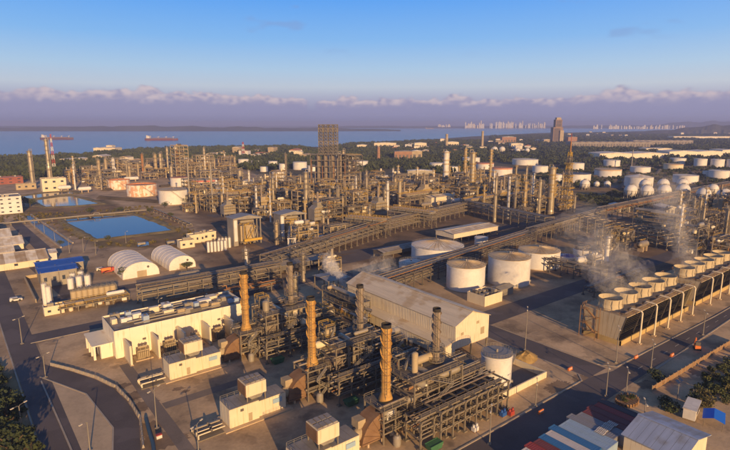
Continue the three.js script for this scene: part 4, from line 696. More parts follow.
// ---- ribbed cream turbine hall, open at its foot, with a lean-to
{
  const q = thing('turbine_hall', 'large cream metal-clad hall with shallow gable roof and open ground floor', 'industrial hall', 126.8, 134.2), L = 58, W = 16.4, e = 12.1, R = 15.3, y0 = 4.2;
  blockers.push([126, 112, 14], [126, 134, 14], [126, 156, 14]);
  for (const s of [-1, 1]) mb().prism([[-W / 2, y0], [W / 2, y0], [W / 2, e], [-0.4, R - 0.15], [-W / 2, e]], s * L / 2 - 0.1, s * L / 2 + 0.1).to(q, 'gable_wall', M.sheetWall);
  for (const s of [-1, 1]) for (let k = 0; k < 10; k++) mb().box(s * (W / 2 - 0.1), s < 0 ? 6.9 : y0, -L / 2 + 0.12 + (L - 0.24) * (k + 0.5) / 10, 0.2, e - (s < 0 ? 6.9 : y0), (L - 0.24) / 10 - 0.03).to(q, 'wall_sheet', M.sheetWall);
  for (const s of [-1, 1]) for (let k = 0; k < 14; k++) { const z0 = -L / 2 - 0.5 + (L + 1) * k / 14, z1 = z0 + (L + 1) / 14 - 0.05, xo = s * (W / 2 + 0.5), ye = e - 0.2; mb().prism(s > 0 ? [[-0.4, R], [xo, ye], [xo, ye + 0.14], [-0.4, R + 0.14]].reverse() : [[xo, ye], [-0.4, R], [-0.4, R + 0.14], [xo, ye + 0.14]], z0, z1).to(q, 'roof_sheet', M.sheet); }
  mb().box(-0.4, R + 0.13, 0, 0.8, 0.12, L + 1).to(q, 'ridge_cap', M.sheet);
  for (let k = 0; k < 10; k++) { const z0 = -L / 2 + L * k / 10; mb().prism([[-12.8, 5.9], [-W / 2 - 0.02, 6.9], [-W / 2 - 0.02, 7.04], [-12.8, 6.04]], z0, z0 + L / 10 - 0.05).to(q, 'lean_to_sheet', M.sheet); mb().box(-12.4, 2.5, z0 + L / 20, 0.16, 3.45, L / 10 - 0.04).to(q, 'lean_to_wall', M.sheetWall); }
  mb().prism([[-12.4, 2.5], [-W / 2, 2.5], [-W / 2, 6.85], [-12.4, 5.9]], L / 2 - 0.1, L / 2 + 0.06).to(q, 'lean_to_gable', M.sheetWall);
  for (let k = 0; k <= 8; k++) for (const x of [-12.2, -W / 2 + 0.3, 0, W / 2 - 0.3]) mb().bar([x, 0, -L / 2 + 0.3 + (L - 0.6) * k / 8], [x, x < -9 ? 5.6 : x ? e : y0, -L / 2 + 0.3 + (L - 0.6) * k / 8], 0.42).to(q, 'post', M.steel);
  mb().box(0, 3.6, 0, W - 1, 0.5, L - 1).to(q, 'operating_floor', M.concrete);
  for (let k = 0; k < 3; k++) mb().box(-3, 0, -18 + k * 17, 6, 3.6, 9).to(q, 'turbine_pedestal', M.concrete);
  for (let k = 0; k < 4; k++) mb().vessel([4.4, 1.6, -22 + k * 13], [4.4, 1.6, -16 + k * 13], 1.1, 10).box(4.4, 0, -19 + k * 13, 1.2, 0.8, 3).to(q, 'condensate_drum', M.galv);
  for (const [x, y, w, h] of [[-5, 8.2, 1.2, 0.9], [2.5, 10.4, 1.2, 0.9], [5, 6.2, 1.8, 2.4]]) mb().box(x, y, L / 2 + 0.16, w, h, 0.1).to(q, 'vent_panel', M.tan);
}
{ const [u, v] = g(330, 292); shed(u + 2, v + 2, 11, 12, 6.6, 0.5, 'small grey canopy roof beside the steaming pipework', { open: 6.6, name: 'canopy', cat: 'canopy', roof: M.galv }); }

// ---- small white tank in its walled bund
tank(495, 391, 358.5, 30, 'small white water tank with grey roof standing inside a low bund wall', { roof: M.galv, rise: 0.05, stair: -0.3 });
{ const w = thing('bund_wall', 'low cream bund wall round the small white tank', 'wall', 121, 87.4); for (const [x, z, sx, sz] of [[0, 6.4, 23, 0.4], [0, -6.4, 23, 0.4], [11.3, 0, 0.4, 12.4], [-11.3, 0, 0.4, 12.4]]) mb().box(x, 0, z, sx, 1.9, sz).to(w, 'wall_run', M.cream); sheet('bund_floor', strip(110, 132, 81.4, 93.4), M.path, 0.01); }
{ const s = thing('soil_heap', 'heap of yellow earth behind the small walled tank', 'soil heap', ...g(525, 358)), o = mb(), R = rng(5), P = (i, j) => { const a = j / 14 * 6.283, r = [0, 1.6, 2.9, 3.8][i] * (0.85 + 0.3 * hash2(i, j % 14, 3)); return [r * Math.cos(a) * 1.5, [2.3, 1.7, 0.7, -0.05][i] * (0.8 + 0.4 * hash2(i, j % 14, 4)), r * Math.sin(a)]; }; for (let i = 0; i < 3; i++) for (let j = 0; j < 14; j++) o.face([P(i + 1, j), P(i + 1, j + 1), P(i, j + 1), P(i, j)]); o.to(s, 'earth', mat(.46, .31, .11, { map: again(T.soil, 9), roughness: 1 })); }

// ---- cooling towers
function coolingTower(u0, v0, L, label, ncell) {
  const q = thing('cooling_tower', label, 'cooling tower', u0 + L / 2, v0 + 8), h = 10.4, cell = L / ncell, zt = 8, zb = 5.6; blockers.push([u0 + L * 0.2, v0 + 8, 15], [u0 + L * 0.5, v0 + 8, 15], [u0 + L * 0.8, v0 + 8, 15]);
  const basin = mb(); basin.box(0, 0, zt - 1.2, L + 1, 1.7, 0.4).box(0, 0, -zt + 1.2, L + 1, 1.7, 0.4).box(-L / 2 - 0.3, 0, 0, 0.4, 1.68, 2 * zt - 2).box(L / 2 + 0.3, 0, 0, 0.4, 1.68, 2 * zt - 2); basin.to(q, 'basin', mat(.50, .36, .14, { map: T.grime }));
  for (const s of [-1, 1]) for (let k = 0; k < 8; k++) { const a = k / 8, b = (k + 1) / 8 - 0.006, X = (t, y) => lerp(lerp(-zb, -zt, y), lerp(zb, zt, y), t); mb().prismX([[X(a, 0), 1.2], [X(b, 0), 1.2], [X(b, 1), h], [X(a, 1), h]], s * L / 2 - 0.12, s * L / 2 + 0.12).to(q, 'end_board', M.ctBoard); }
  for (let c = 0; c < ncell; c++) {
    const x0 = -L / 2 + cell * c + 0.3, x1 = x0 + cell - 0.6;
    for (const s of [-1, 1]) for (let k = 0; k < 11; k++) { const t0 = k / 11, t1 = t0 + 0.075, z0 = lerp(zb, zt, t0), y0 = lerp(1.7, h - 0.4, t0), y1 = lerp(1.7, h - 0.4, t1); mb().face(s > 0 ? [[x0, y0, z0 - 0.5], [x1, y0, z0 - 0.5], [x1, y1, z0 + 0.4], [x0, y1, z0 + 0.4]] : [[x1, y0, -z0 + 0.5], [x0, y0, -z0 + 0.5], [x0, y1, -z0 - 0.4], [x1, y1, -z0 - 0.4]]).to(q, 'louver_slat', M.louver); }
    mb().box((x0 + x1) / 2, 1.7, 0, cell - 0.2, h - 2, 8).to(q, 'fill_pack', M.soot);
    for (const s of [-1, 1]) mb().bar([x0 - 0.3, 0.8, s * (zb - 0.2)], [x0 - 0.3, h, s * (zt - 0.1)], 0.3).to(q, 'column_post', M.louver);
    const cx = (x0 + x1) / 2, f = mb().lathe([[4.3, h], [4.1, h + 0.6], [3.75, h + 1.8], [3.9, h + 3.3], [4.05, h + 3.9], [3.95, h + 3.9], [3.65, h + 1.8], [4.1, h + 0.1]], 36, cx, 0, -0.8).to(q, 'fan_stack', M.ctBoard);
    mb().cyl([cx, h + 0.2, -0.8], [cx, h + 1.9, -0.8], 0.5, 0.5, 10).to(f, 'fan_hub', M.steelDark); for (let b = 0; b < 6; b++) { const a = b / 6 * 6.283 + c, n = [Math.cos(a), Math.sin(a)]; mb().bar([cx + n[0] * 0.4, h + 1.7, -0.8 + n[1] * 0.4], [cx + n[0] * 3.5, h + 1.75, -0.8 + n[1] * 3.5], 0.6, 0.08).to(f, 'fan_blade', M.galv); }
    for (let k = 0; k < 10; k++) { const a = k / 10 * 6.283; mb().bar([cx + 4.25 * Math.cos(a), h, -0.8 + 4.25 * Math.sin(a)], [cx + 4.02 * Math.cos(a), h + 3.8, -0.8 + 4.02 * Math.sin(a)], 0.16).to(f, 'stave_rib', M.ctBoard); }
    const xr = cx + 0.8; mb().tube([[xr, 0, zt + 2.2], [xr, h + 0.9, zt + 2.2], [xr, h + 1.5, zt + 1.6], [xr, h + 1.5, zt - 1.6], [xr, h + 0.3, zt - 2.2]], 0.29, 10).to(q, 'riser_pipe', M.cream); mb().box(xr, 0, zt + 2.2, 1.2, 0.35, 1.2).to(q, 'pipe_base', M.concrete);
    mb().lathe([[1.1, 0], [1.15, 0.7], [0.9, 0.9], [0, 1]], 14, cx - 2.6, h + 0.1, zt - 2.6).to(q, 'valve_cover', M.steelDark); mb().lathe([[1.1, 0], [1.15, 0.7], [0.9, 0.9], [0, 1]], 14, cx + 2.6, h + 0.1, zt - 2.6).to(q, 'valve_cover', M.steelDark);
  }
  mb().box(0, h - 0.3, 0, L - 0.4, 0.3, 2 * zt - 0.3).to(q, 'fan_deck', M.tan); mb().rail([[-L / 2, h, -zt], [L / 2, h, -zt], [L / 2, h, zt], [-L / 2, h, zt]], 1.1, 0.09, 2.5, true).to(q, 'deck_rail', M.wood);
  mb().tube([[-L / 2, h + 1.2, zt - 0.9], [L / 2, h + 1.2, zt - 0.9]], 0.3, 8).to(q, 'header_pipe', M.pipeDark);
  const s = mb(); for (let l = 0; l < 4; l++) { const d = l % 2 ? -1 : 1; s.bar([-L / 2 - 1.8, l * 2.6, -4 - d * 1.8], [-L / 2 - 1.8, (l + 1) * 2.6, -4 + d * 1.8], 1, 0.2); s.box(-L / 2 - 1.8, (l + 1) * 2.6 - 0.1, -4 + d * 2.2, 2.4, 0.14, 1.2); } for (const x of [-L / 2 - 2.9, -L / 2 - 0.7]) for (const z of [-7, -1]) s.bar([x, 0, z], [x, 11.4, z], 0.2); for (let l = 1; l < 5; l++) s.rail([[-L / 2 - 2.9, l * 2.5, -7], [-L / 2 - 2.9, l * 2.5, -1]], 1, 0.1, 1.5); s.to(q, 'stair_tower', M.wood);
}
coolingTower(173, 77.2, 56, 'cream five-cell cooling tower with white risers, next to the road junction', 5);
coolingTower(237.5, 77.6, 54, 'cream five-cell cooling tower steaming, farther along the road from the junction', 5);

// ---- big white tanks beyond the hall, and the low works between them
tank(465, 293, 269, 38, 'white ribbed-roof tank nearest the cream hall beside the roof-plant enclosure', { ribs: 28, rise: 0.16, stair: -0.6, roof: M.tankRoofTan });
tank(508, 288, 261, 41, 'tall white ribbed-roof tank between two others beside the dark road', { ribs: 28, rise: 0.14, stair: -0.6, roof: M.tankRoofTan });
tank(538, 270.5, 254, 40, 'white ribbed-roof tank beyond the tall one, partly behind a dark pipe bridge', { ribs: 28, rise: 0.14, stair: -0.6, roof: M.tankRoofTan });
tank(437, 266, 251, 52, 'wide low white domed tank behind the pipe rack of the cream hall', { ribs: 30, rise: 0.2, roof: M.whiteRoof, stair: -0.6 });
tank(411, 273, 265, 24, 'small low white tank beside the wide domed tank', { rise: 0.1, roof: M.whiteRoof });
tank(481, 246, 238.5, 13, 'small pale blue-white tank between cream shed and domed tank', { rise: 0.08 });
tank(474, 254, 247.5, 5.5, 'tiny white tank beside the small pale tank', {});
tank(567, 262, 257.5, 17, 'shallow clarifier basin with blue water', { float: true, roof: M.blue, name: 'clarifier_basin' });
tank(584.5, 257, 251, 22, 'open round clarifier tank with dark water and bridge', { float: true, roof: M.darkRoof, name: 'clarifier_basin' });
for (const [x, y] of [[590, 262], [597, 264], [582, 265]]) { const [u, v] = g(x, y), q = thing('horizontal_vessel', 'white horizontal vessel on saddles beside the clarifiers', 'vessel', u, v, 0, 'white vessels by the clarifiers'); mb().vessel([-3.4, 3, 0], [3.4, 3, 0], 2, 16).to(q, 'shell', M.white); for (const s of [-2, 2]) mb().box(s, 0, 0, 0.6, 1.8, 2.6).to(q, 'saddle', M.concrete); }
{ const q = thing('roof_plant_enclosure', 'cream open-topped enclosure full of fans beside the ribbed tanks', 'enclosure', 172.4, 137); for (const [x, z, sx, sz] of [[0, 4.6, 11.6, 0.3], [0, -4.6, 11.6, 0.3], [5.65, 0, 0.3, 8.9], [-5.65, 0, 0.3, 8.9]]) mb().box(x, 0, z, sx, 4.4, sz).to(q, 'wall', M.cream); mb().box(0, 3.2, 0, 11, 0.3, 8.8).to(q, 'deck', M.steelDark); const R = rng(4); for (let k = 0; k < 8; k++) mb().box(-4 + (k % 4) * 2.6, 3.5, -2 + (k > 3) * 3.8, 1.6, 0.6 + R() * 1.2, 1.8).to(q, 'fan_unit', k % 3 ? M.galv : M.steelDark); }
shed(186.5, 138.5, 9, 5, 3.4, 0.5, 'small grey flat cabin beside the tall ribbed tank', { wall: M.galv, roof: M.galv, name: 'cabin', cat: 'cabin' });
shed(265, 227.5, 44, 16, 6.4, 0.9, 'cream flat canopy shed on posts behind the wide domed tank', { open: 3.4, roof: M.sheet, wall: M.sheetWall });
shed(...g(515, 243), 16, 9, 4.5, 0.5, 'small pale canopy on posts beside the tall pipe rack', { open: 4.5, roof: M.white, name: 'canopy', cat: 'canopy' });
shed(...g(437, 204), 30, 15, 8, 1.2, 'cream flat-roofed shed among the columns beyond the main rack', { roof: M.sheet, wall: M.sheetWall });
shed(...g(398, 254), 30, 9, 4, 0.8, 'long low grey shed beneath the main pipe rack', { roof: M.roofGrey, wall: M.steelDark, open: 2 });
shed(...g(300, 268), 34, 10, 4.6, 0.8, 'long low grey shed between main rack and turbine lines', { roof: M.galv, wall: M.steelDark, open: 2 });

// ---- racks of the site
pipeRack([54, 222.4], [118, 221.5], 8, 8, 'long pipe rack behind the white electrical building', { tiers: 3, gap: 2.3, bay: 6.2, walk: true, seed: 31 });
pipeRack([60, 207.5], [112, 206.8], 3.5, 4.5, 'low narrow rack close behind the electrical building', { tiers: 2, gap: 1.6, bay: 6, seed: 32 });
pipeRack([118, 232], [226, 270], 9, 9.5, 'main pipe rack crossing the plant behind the turbine hall', { tiers: 3, gap: 2.6, bay: 6.5, walk: true, seed: 33 });
pipeRack([228, 270.7], [332, 290], 9, 9.5, 'main pipe rack section passing behind the cream canopy shed', { tiers: 3, gap: 2.6, bay: 7, walk: true, seed: 34 });
pipeRack([338, 292], [322, 203], 9, 11, 'tall cross rack on high posts beyond the cream canopy shed', { tiers: 3, gap: 3, bay: 8.5, seed: 35 });
pipeRack([141, 170], [282, 191], 8, 8, 'dark pipe rack passing behind the ribbed white tanks', { tiers: 3, gap: 2.2, bay: 6.5, walk: true, seed: 36, m: M.steelDark });
pipeRack([284, 191.5], [392, 203], 8, 9, 'pipe rack between ribbed tanks and the open gravel yard', { tiers: 2, bay: 7, walk: true, seed: 37 });
pipeRack([394, 203.4], [720, 210], 9, 10, 'long pipe rack running out past the open yard toward the sphere tanks', { tiers: 2, bay: 9, walk: true, seed: 38 });
pipeRack([352, 198], [338, 128], 12, 10, 'wide open steel rack with many posts behind the cooling towers', { tiers: 4, gap: 2.4, bay: 6.5, fill: 0.35, seed: 39, m: M.tan });
pipeRack([236, 118], [236, 172], 6, 7, 'dark pipe bridge beside the farthest ribbed tank', { tiers: 2, bay: 6.5, seed: 42, m: M.steelDark });
frameUnit(372, 152, 16, 26, 4, 3.6, 'tall open steel process frame behind the second cooling tower', { m: M.tan, bay: 5, eq: 18, seed: 43 });

// ---- freight containers and shed across the road
{
  const W = 2.44, H = 2.6, body = (len) => { const o = mb(); o.box(0, 0.12, 0, W - 0.1, H - 0.2, len - 0.1); const n = Math.round(len / 0.55); for (let k = 0; k < n; k++) { const z = -len / 2 + len * (k + 0.5) / n; for (const s of [-1, 1]) o.box(s * (W / 2 - 0.04), 0.2, z, 0.07, H - 0.36, 0.26); o.box(0, H - 0.09, z, W - 0.2, 0.06, 0.26); } return o.geo(); };
  const frame = (len) => { const o = mb(); for (const x of [-1, 1]) { for (const z of [-1, 1]) o.box(x * (W / 2 - 0.08), 0, z * (len / 2 - 0.08), 0.16, H, 0.16); o.box(x * (W / 2 - 0.08), 0, 0, 0.14, 0.16, len - 0.33).box(x * (W / 2 - 0.08), H - 0.14, 0, 0.14, 0.13, len - 0.33); } for (const z of [-1, 1]) o.box(0, 0, z * (len / 2 - 0.08), W - 0.33, 0.16, 0.14).box(0, H - 0.14, z * (len / 2 - 0.08), W - 0.33, 0.13, 0.14); return o.geo(); };
  const G = { 12.2: [body(12.2), frame(12.2)], 6.1: [body(6.1), frame(6.1)] };
  const door = (() => { const o = mb(); for (const s of [-1, 1]) { o.box(s * 0.56, 0.2, 0, 1.06, H - 0.4, 0.06); for (const d of [0.25, 0.75]) o.bar([s * (d + 0.1), 0.15, 0.06], [s * (d + 0.1), H - 0.15, 0.06], 0.05); } return o.geo(); })();
  const col = { red: [.34, .055, .04], brown: [.21, .055, .045], white: [.62, .58, .54], blue: [.05, .19, .40], pale: [.34, .46, .58], grey: [.27, .27, .28], dark: [.07, .05, .05] }, cm = {}; for (const k in col) cm[k] = mat(...col[k], { map: again(T.streak, 5, 4), roughness: 0.6 });
  const row = ['red', 'white', 'red', 'brown', 'blue', 'white', 'blue', 'pale', 'pale', 'grey', 'grey', 'brown', 'brown', 'red', 'dark'];
  const place = (c, u, v, y, len, label, group) => { const q = thing('freight_container', label, 'container', u, v, y, group); part(q, 'corrugated_body', G[len][0], cm[c]); part(q, 'corner_frame', G[len][1], cm[c]); const d = part(q, 'door', door, cm[c]); d.position.z = len / 2 - 0.02; return q; };
  const say = { red: 'red steel freight container in the row across the road', white: 'dirty white freight container in the row across the road', brown: 'maroon freight container in the row across the road', blue: 'blue freight container in the row across the road', pale: 'pale blue freight container in the row across the road', grey: 'grey freight container in the row across the road', dark: 'near-black freight container at the end of the row across the road' };
  row.forEach((c, k) => place(c, 91 + k * 2.66 + (hash2(k, 1, 8) - 0.5) * 0.1, 56.2 + (hash2(k, 2, 8) - 0.5) * 1.6, 0, 12.2, say[c], 'freight containers in the row'));
  for (let k = 0; k < 5; k++) { const q = thing('pallet_stack', 'stack of white slatted pallets on top of the grey containers', 'pallets', 91 + 8.6 * 2.62 + k * 1.5, 54.2 + (k % 2) * 0.2, 2.605, 'slatted pallet stacks'); for (let j = 0; j < 6; j++) mb().box(0, 0.1 + (j % 2) * 0.02, -1 + j * 0.4, 1.3, 0.12, 0.2).to(q, 'slat', M.white); mb().box(-0.5, 0, 0, 0.12, 0.1, 2.4).box(0.5, 0, 0, 0.12, 0.1, 2.4).to(q, 'bearer', M.wood); }
}
shed(122.5, 43.2, 12, 15, 4.2, 1.9, 'pale blue-grey ridge-roofed store shed next to the containers', { turn: Math.PI / 2, sheets: 8, roof: mat(.36, .42, .55, { map: T.roofStain, roughness: 0.5 }), wall: M.cream, door: [[0, 3, 3]] });  // roof colour carries the blue of its shaded slope
// ================================================================ LEFT SIDE: TENTS, BLUE-ROOFED WORKS, LOW SHEDS
function tent(u0, u1, v0, v1, h, label) {
  const W = u1 - u0, L = v1 - v0, q = thing('fabric_hangar', label, 'fabric hangar', (u0 + u1) / 2, (v0 + v1) / 2), N = 14, arc = (s, z) => Array.from({ length: N + 1 }, (_, k) => { const a = Math.PI * k / N; return [W / 2 * s * Math.cos(a), 0.6 + (h - 0.6) * s * Math.pow(Math.sin(a), 0.8), z]; });
  blockers.push([(u0 + u1) / 2, (v0 + v1) / 2, 18]);
  const n = 6; for (let b = 0; b < n; b++) { const z0 = -L / 2 + L * b / n, z1 = z0 + L / n, A = arc(1, z0), B = arc(1, z1), o = mb(); for (let k = 0; k < N; k++) o.face([A[k], A[k + 1], B[k + 1], B[k]]); for (const s of [1, -1]) o.face(s > 0 ? [[W / 2, 0, z0], [W / 2, 0.62, z0], [W / 2, 0.62, z1], [W / 2, 0, z1]] : [[-W / 2, 0, z1], [-W / 2, 0.62, z1], [-W / 2, 0.62, z0], [-W / 2, 0, z0]]); o.to(q, 'roof_skin', M.fabric); }
  for (let b = 0; b <= n; b++) { const A = arc(1.006, -L / 2 + L * b / n); mb().tube(A, 0.055, 5).to(q, 'arch_rib', M.fabric); }
  for (const s of [-1, 1]) { const A = arc(0.99, s * (L / 2 - 0.1)), o = mb(); o.face([...A, [-W / 2, 0, s * (L / 2 - 0.1)], [W / 2, 0, s * (L / 2 - 0.1)]]); o.to(q, 'end_wall', M.fabric); mb().box(W * 0.02, 0, s * (L / 2 - 0.05), W * 0.26, h * 0.42, 0.12).to(q, 'door', M.tan); mb().cyl([W * 0.2, h * 0.62, s * (L / 2 - 0.1)], [W * 0.2, h * 0.62, s * (L / 2 + 0.05)], 0.6, 0.6, 12).to(q, 'vent', M.steelDark); }
}
tent(57.5, 75, 266, 297, 7.6, 'white rounded fabric hangar beside the silo yard');
tent(80.5, 94.5, 268, 299, 7.0, 'second white rounded fabric hangar, on the side away from the silo yard');
block(32, 281, 15, 11, 6.6, 'grey treatment building under a bright blue roof', { roof: M.blueRoof, wall: M.galv, units: 0, win: 4 });
shed(35, 296, 20, 11, 6.6, 0.9, 'blue-roofed extension of the grey treatment building', { roof: M.blueRoof, wall: M.galv });
shed(32, 281, 15.4, 11.4, 7.2, 0.7, 'bright blue metal roof over the grey treatment building', { roof: M.blueRoof, wall: M.galv, open: 7.2, name: 'roof_canopy', cat: 'roof' });
const silo = (px, yb, yt, w, label, group, m = M.white, cone = 0.35) => { const [u, v, r, h] = tankAt(px, yb, yt, w), q = thing('silo', label, 'silo', u, v, 0, group); blockers.push([u, v, r]); mb().lathe([[r, 0], [r, h]], 16).to(q, 'shell', m); mb().lathe([[r + 0.06, h], [r * 0.3, h + r * cone], [0, h + r * cone]], 16).to(q, 'roof', m); mb().rail(ring(r * 0.95, 8, h), 0.9, 0.07, 2, true).to(q, 'top_rail', M.galv); mb().bar([r + 0.25, 0, 0.2], [r + 0.25, h, 0.2], 0.08).bar([r + 0.25, 0, -0.2], [r + 0.25, h, -0.2], 0.08).to(q, 'ladder', M.galv); };
for (const [x, y] of [[71, 289.5], [79.5, 287.5], [88, 286.5]]) silo(x, y, y - 10.5, 5.6, 'white silo in the front row beside the blue-roofed building', 'white silos in the front row');
for (const [x, y] of [[73, 284], [81, 282]]) silo(x, y, y - 10, 5.4, 'white silo in the back row beside the blue-roofed building', 'white silos in the back row');
silo(46, 305, 284, 5, 'tall slim white silo standing by the blue-roofed building', 'tall slim white silos'); silo(50, 308, 287, 5, 'tall slim white silo standing by the blue-roofed building', 'tall slim white silos');
for (let k = 0; k < 8; k++) silo(74.5 + k * 5.6, 303.2 - k * 0.95, 292 - k * 0.9, 6, 'squat beige filter tank in the row of eight behind the long rack', 'beige filter tanks', M.tan, 0.4);
block(...g(54, 313), 7, 4, 3, 'small cream pump house at the foot of the tall slim silos', { wall: M.cream, units: 1, win: 2 });
frameUnit(...g(95, 306), 26, 5, 1, 2.4, 'low pipe gallery in front of the beige filter tanks', { eq: 12, seed: 201 });
{ const [u, v] = g(30, 290), w = thing('yard_wall', 'low earth-coloured yard wall beside the blue-roofed works', 'wall', u, v); mb().box(0, 0, 0, 0.4, 1.6, 44).to(w, 'wall_run', M.tan); mb().box(8, 0, -22, 16, 1.58, 0.4).to(w, 'wall_run', M.tan); }
// low sheds by the road
shed(4, 333, 58, 23, 3.6, 3.0, 'broad low shed with striped roof across the road from the blue-roofed works', { sheets: 12, roof: [M.whiteRoof, mat(.46, .38, .28, { map: T.roofStain })], wall: M.cream, windows: 6 });
shed(-2, 359, 44, 15, 3.6, 2.1, 'long narrow pale shed behind the striped-roof shed', { roof: M.whiteRoof, wall: M.cream, windows: 6 });
shed(18, 384, 17, 22, 3.4, 2.9, 'pale gabled shed behind the long narrow shed', { roof: M.whiteRoof, wall: M.cream, turn: 0 });
shed(14, 414, 17, 26, 3.4, 3.2, 'pale gabled shed farther up the road from the striped shed', { roof: M.whiteRoof, wall: M.cream });
block(6, 445, 24, 16, 5, 'flat pale store with parapet near the pipe crossing', { wall: M.white, win: 4 });
block(...g(-2, 213), 34, 22, 14, 'tall white block beside the settling ponds', { wall: M.white, win: 6, rows: 4, units: 3 });
shed(36, 337, 5, 12, 4, 0.8, 'small white kiosk at the corner of the striped shed', { roof: M.whiteRoof, wall: M.white });
for (const [x, y, c, l] of [[101, 270.5, M.white, 'white van parked by the fabric hangars'], [108, 272.5, M.red, 'red lorry parked by the fabric hangars'], [143, 246.5, M.blue, 'blue lorry parked by the pond bank'], [172, 245, mat(.05, .06, .12), 'dark blue pickup parked by the cabins'], [16, 301, M.white, 'white car parked on the verge near the tall slim silos']]) {
  const [u, v] = g(x, y), q = thing('parked_vehicle', l, 'vehicle', u, v), big = c !== M.white; const L = big ? 6.5 : 4.6;
  mb().prism(big ? [[-L / 2, 0.5], [L / 2, 0.5], [L / 2, 2.6], [L / 2 - 1.6, 2.6], [L / 2 - 1.7, 1.4], [-L / 2, 1.4]] : [[-L / 2, 0.4], [L / 2, 0.4], [L / 2, 1.0], [L / 2 - 1, 1.1], [L / 2 - 1.7, 1.75], [-L / 2 + 0.3, 1.75], [-L / 2, 1.1]], -1, 1).to(q, 'body', c);
  if (big) mb().box(-0.9, 1.45, 0, L - 2, 1.3, 2.05).to(q, 'load_body', c === M.red ? M.orange : M.galv); else mb().box(-0.2, 1.15, 0, 2.2, 0.5, 2.03).to(q, 'window', M.glass);
  for (const i of [-L / 2 + 1, L / 2 - 1]) for (const j of [-0.95, 0.95]) mb().cyl([i, 0.45, j - 0.12], [i, 0.45, j + 0.12], 0.45, 0.45, 12).to(q, 'wheel', M.rubber);
}
block(...g(186, 247), 9, 6, 4.2, 'small cream cabin nearest the pond bank', { wall: M.cream, win: 2 }); block(...g(196, 242), 10, 6, 5, 'cream flat cabin in the middle of the cabin group', { wall: M.cream, win: 3 }); block(...g(208, 239.5), 9, 6, 5, 'cream cabin beside the row of white bottles', { wall: M.cream, win: 2 });
for (let k = 0; k < 10; k++) silo(208.5 + (k % 6) * 3.4 + (k > 5) * 11, 252.5 - (k % 6) * 0.4 - (k > 5) * 3.6, 242.5 - (k % 6) * 0.3 - (k > 5) * 3.6, 2.5, 'slender white storage bottle standing in the row before the heaters', 'white storage bottles', M.white, 0.6);
{ const [u, v] = g(110, 213); pipeRack([18, 470], [126, 468], 4, 1.7, 'low pipeline rack along the far pond bank', { tiers: 1, bay: 9, seed: 301 }); pipeRack([131, 470], [131, 380], 4, 1.7, 'low pipeline rack beside the pond toward the cabins', { tiers: 1, bay: 9, seed: 302 }); }

// ================================================================ THE REFINERY UNITS
// named columns and stacks, placed by foot, top and width
const C = (x, yb, yt, w, label, o) => columnPx(x, yb, yt, w, label, o);
const YP = { plat: M.yellow };
C(33, 186, 150, 3.6, 'pale slender column beside the cream boiler house near the ponds', { m: M.insul });
C(51, 188, 138.5, 4.2, 'tall pale column rising from the cream boiler house near the ponds', { m: M.insul, swage: true });
block(...g(54, 190.5), 24, 15, 14, 'cream boiler house at the foot of the tall pale column', { wall: M.cream, win: 3, rows: 2, units: 3 });
block(...g(26, 189), 20, 10, 6, 'low tan pump building beside the cream boiler house', { wall: M.tan, win: 3 });
{ const [u, v] = g(54.5, 172); lattice(u, v, hAt(54.5, 134, u, v), 4.5, 1.2, 'red and white lattice mast behind the tall pale column', { ms: [M.red, M.white], n: 9, bar: 0.28 }); }
{ const [u, v] = g(243.5, 158); lattice(u, v, hAt(243.5, 142, u, v), 6, 2, 'red and white lattice mast among the houses by the bay', { ms: [M.red, M.white], n: 7, bar: 0.35 }); }
block(...g(6, 183.5), 36, 18, 8, 'red-walled store with pale roof near the mangroves', { wall: mat(.30, .095, .065, { map: T.grime }), win: 4 });
stackPx(190, 205, 161, 1.6, 'thin pale mast in front of the white and rust tanks', { name: 'pole_mast', cat: 'mast', bands: [0.97] }); stackPx(213, 212, 162.5, 1.8, 'thin pale mast before the red-rimmed tank', { name: 'pole_mast', cat: 'mast', bands: [0.97] });
C(240.5, 191, 169, 4.2, 'pale bullet-shaped column with grey ring near the white sheds', { m: M.insul, levels: 2 });
C(273.5, 208, 177, 3, 'plain pale column among the yellow walkways', { m: M.insul }); C(287, 210, 189, 3.2, 'short tan column beside the plain pale one', { m: M.tan }); C(296.5, 203, 186, 2.6, 'slim tan column beside the coker block', { m: M.tan }); C(306.5, 217, 171, 4.2, 'tall insulated column before the coker tower', { m: M.insul, levels: 6 });
C(338, 213, 186.5, 4, 'insulated column with wide platforms before the coker tower', { m: M.insul, levels: 4 }); C(352.5, 212, 183.5, 4, 'pale column standing beside the air coolers', { m: M.insul, levels: 4 }); C(323.5, 237, 215, 2.2, 'short thin column beside the main rack', { m: M.tan }); C(277, 245, 222, 3, 'short tan column beside the gabled heaters', { m: M.tan });
C(338.5, 182, 152.5, 4, 'white tall column close against the coker tower', { m: M.white, levels: 4 }); C(343.5, 189, 149.5, 3, 'slim grey column with platforms beside the coker tower', { m: M.pipe, levels: 8 }); C(349, 183, 164, 3, 'short pale column behind the air coolers', { m: M.insul }); C(286.5, 186, 153.5, 1.9, 'thin dark column beyond the masts', { m: M.pipeDark });
C(385, 208, 187.5, 4.2, 'pale double column beside the dark-roofed tank', { m: M.insul, levels: 3 }); C(399.5, 207, 179.5, 3.6, 'pale column close to the dark-roofed tank', { m: M.insul, levels: 3, ...YP }); C(395, 197, 177, 2.4, 'tan column behind the pale double one', { m: M.tan });
C(445.5, 190, 150.5, 6, 'tall white column crowned with yellow platforms', { m: M.white, levels: 7, ...YP }); C(464.5, 188, 148, 2.6, 'slender yellow-caged column beside the white one', { m: M.tan, levels: 9, ...YP }); C(471.5, 198, 151, 5, 'tall pale column caged in yellow platforms', { m: M.insul, levels: 9, ...YP }); C(489.5, 192, 149, 2.4, 'thin yellow-caged column in front of the rust-roofed tanks', { m: M.tan, levels: 10, ...YP });
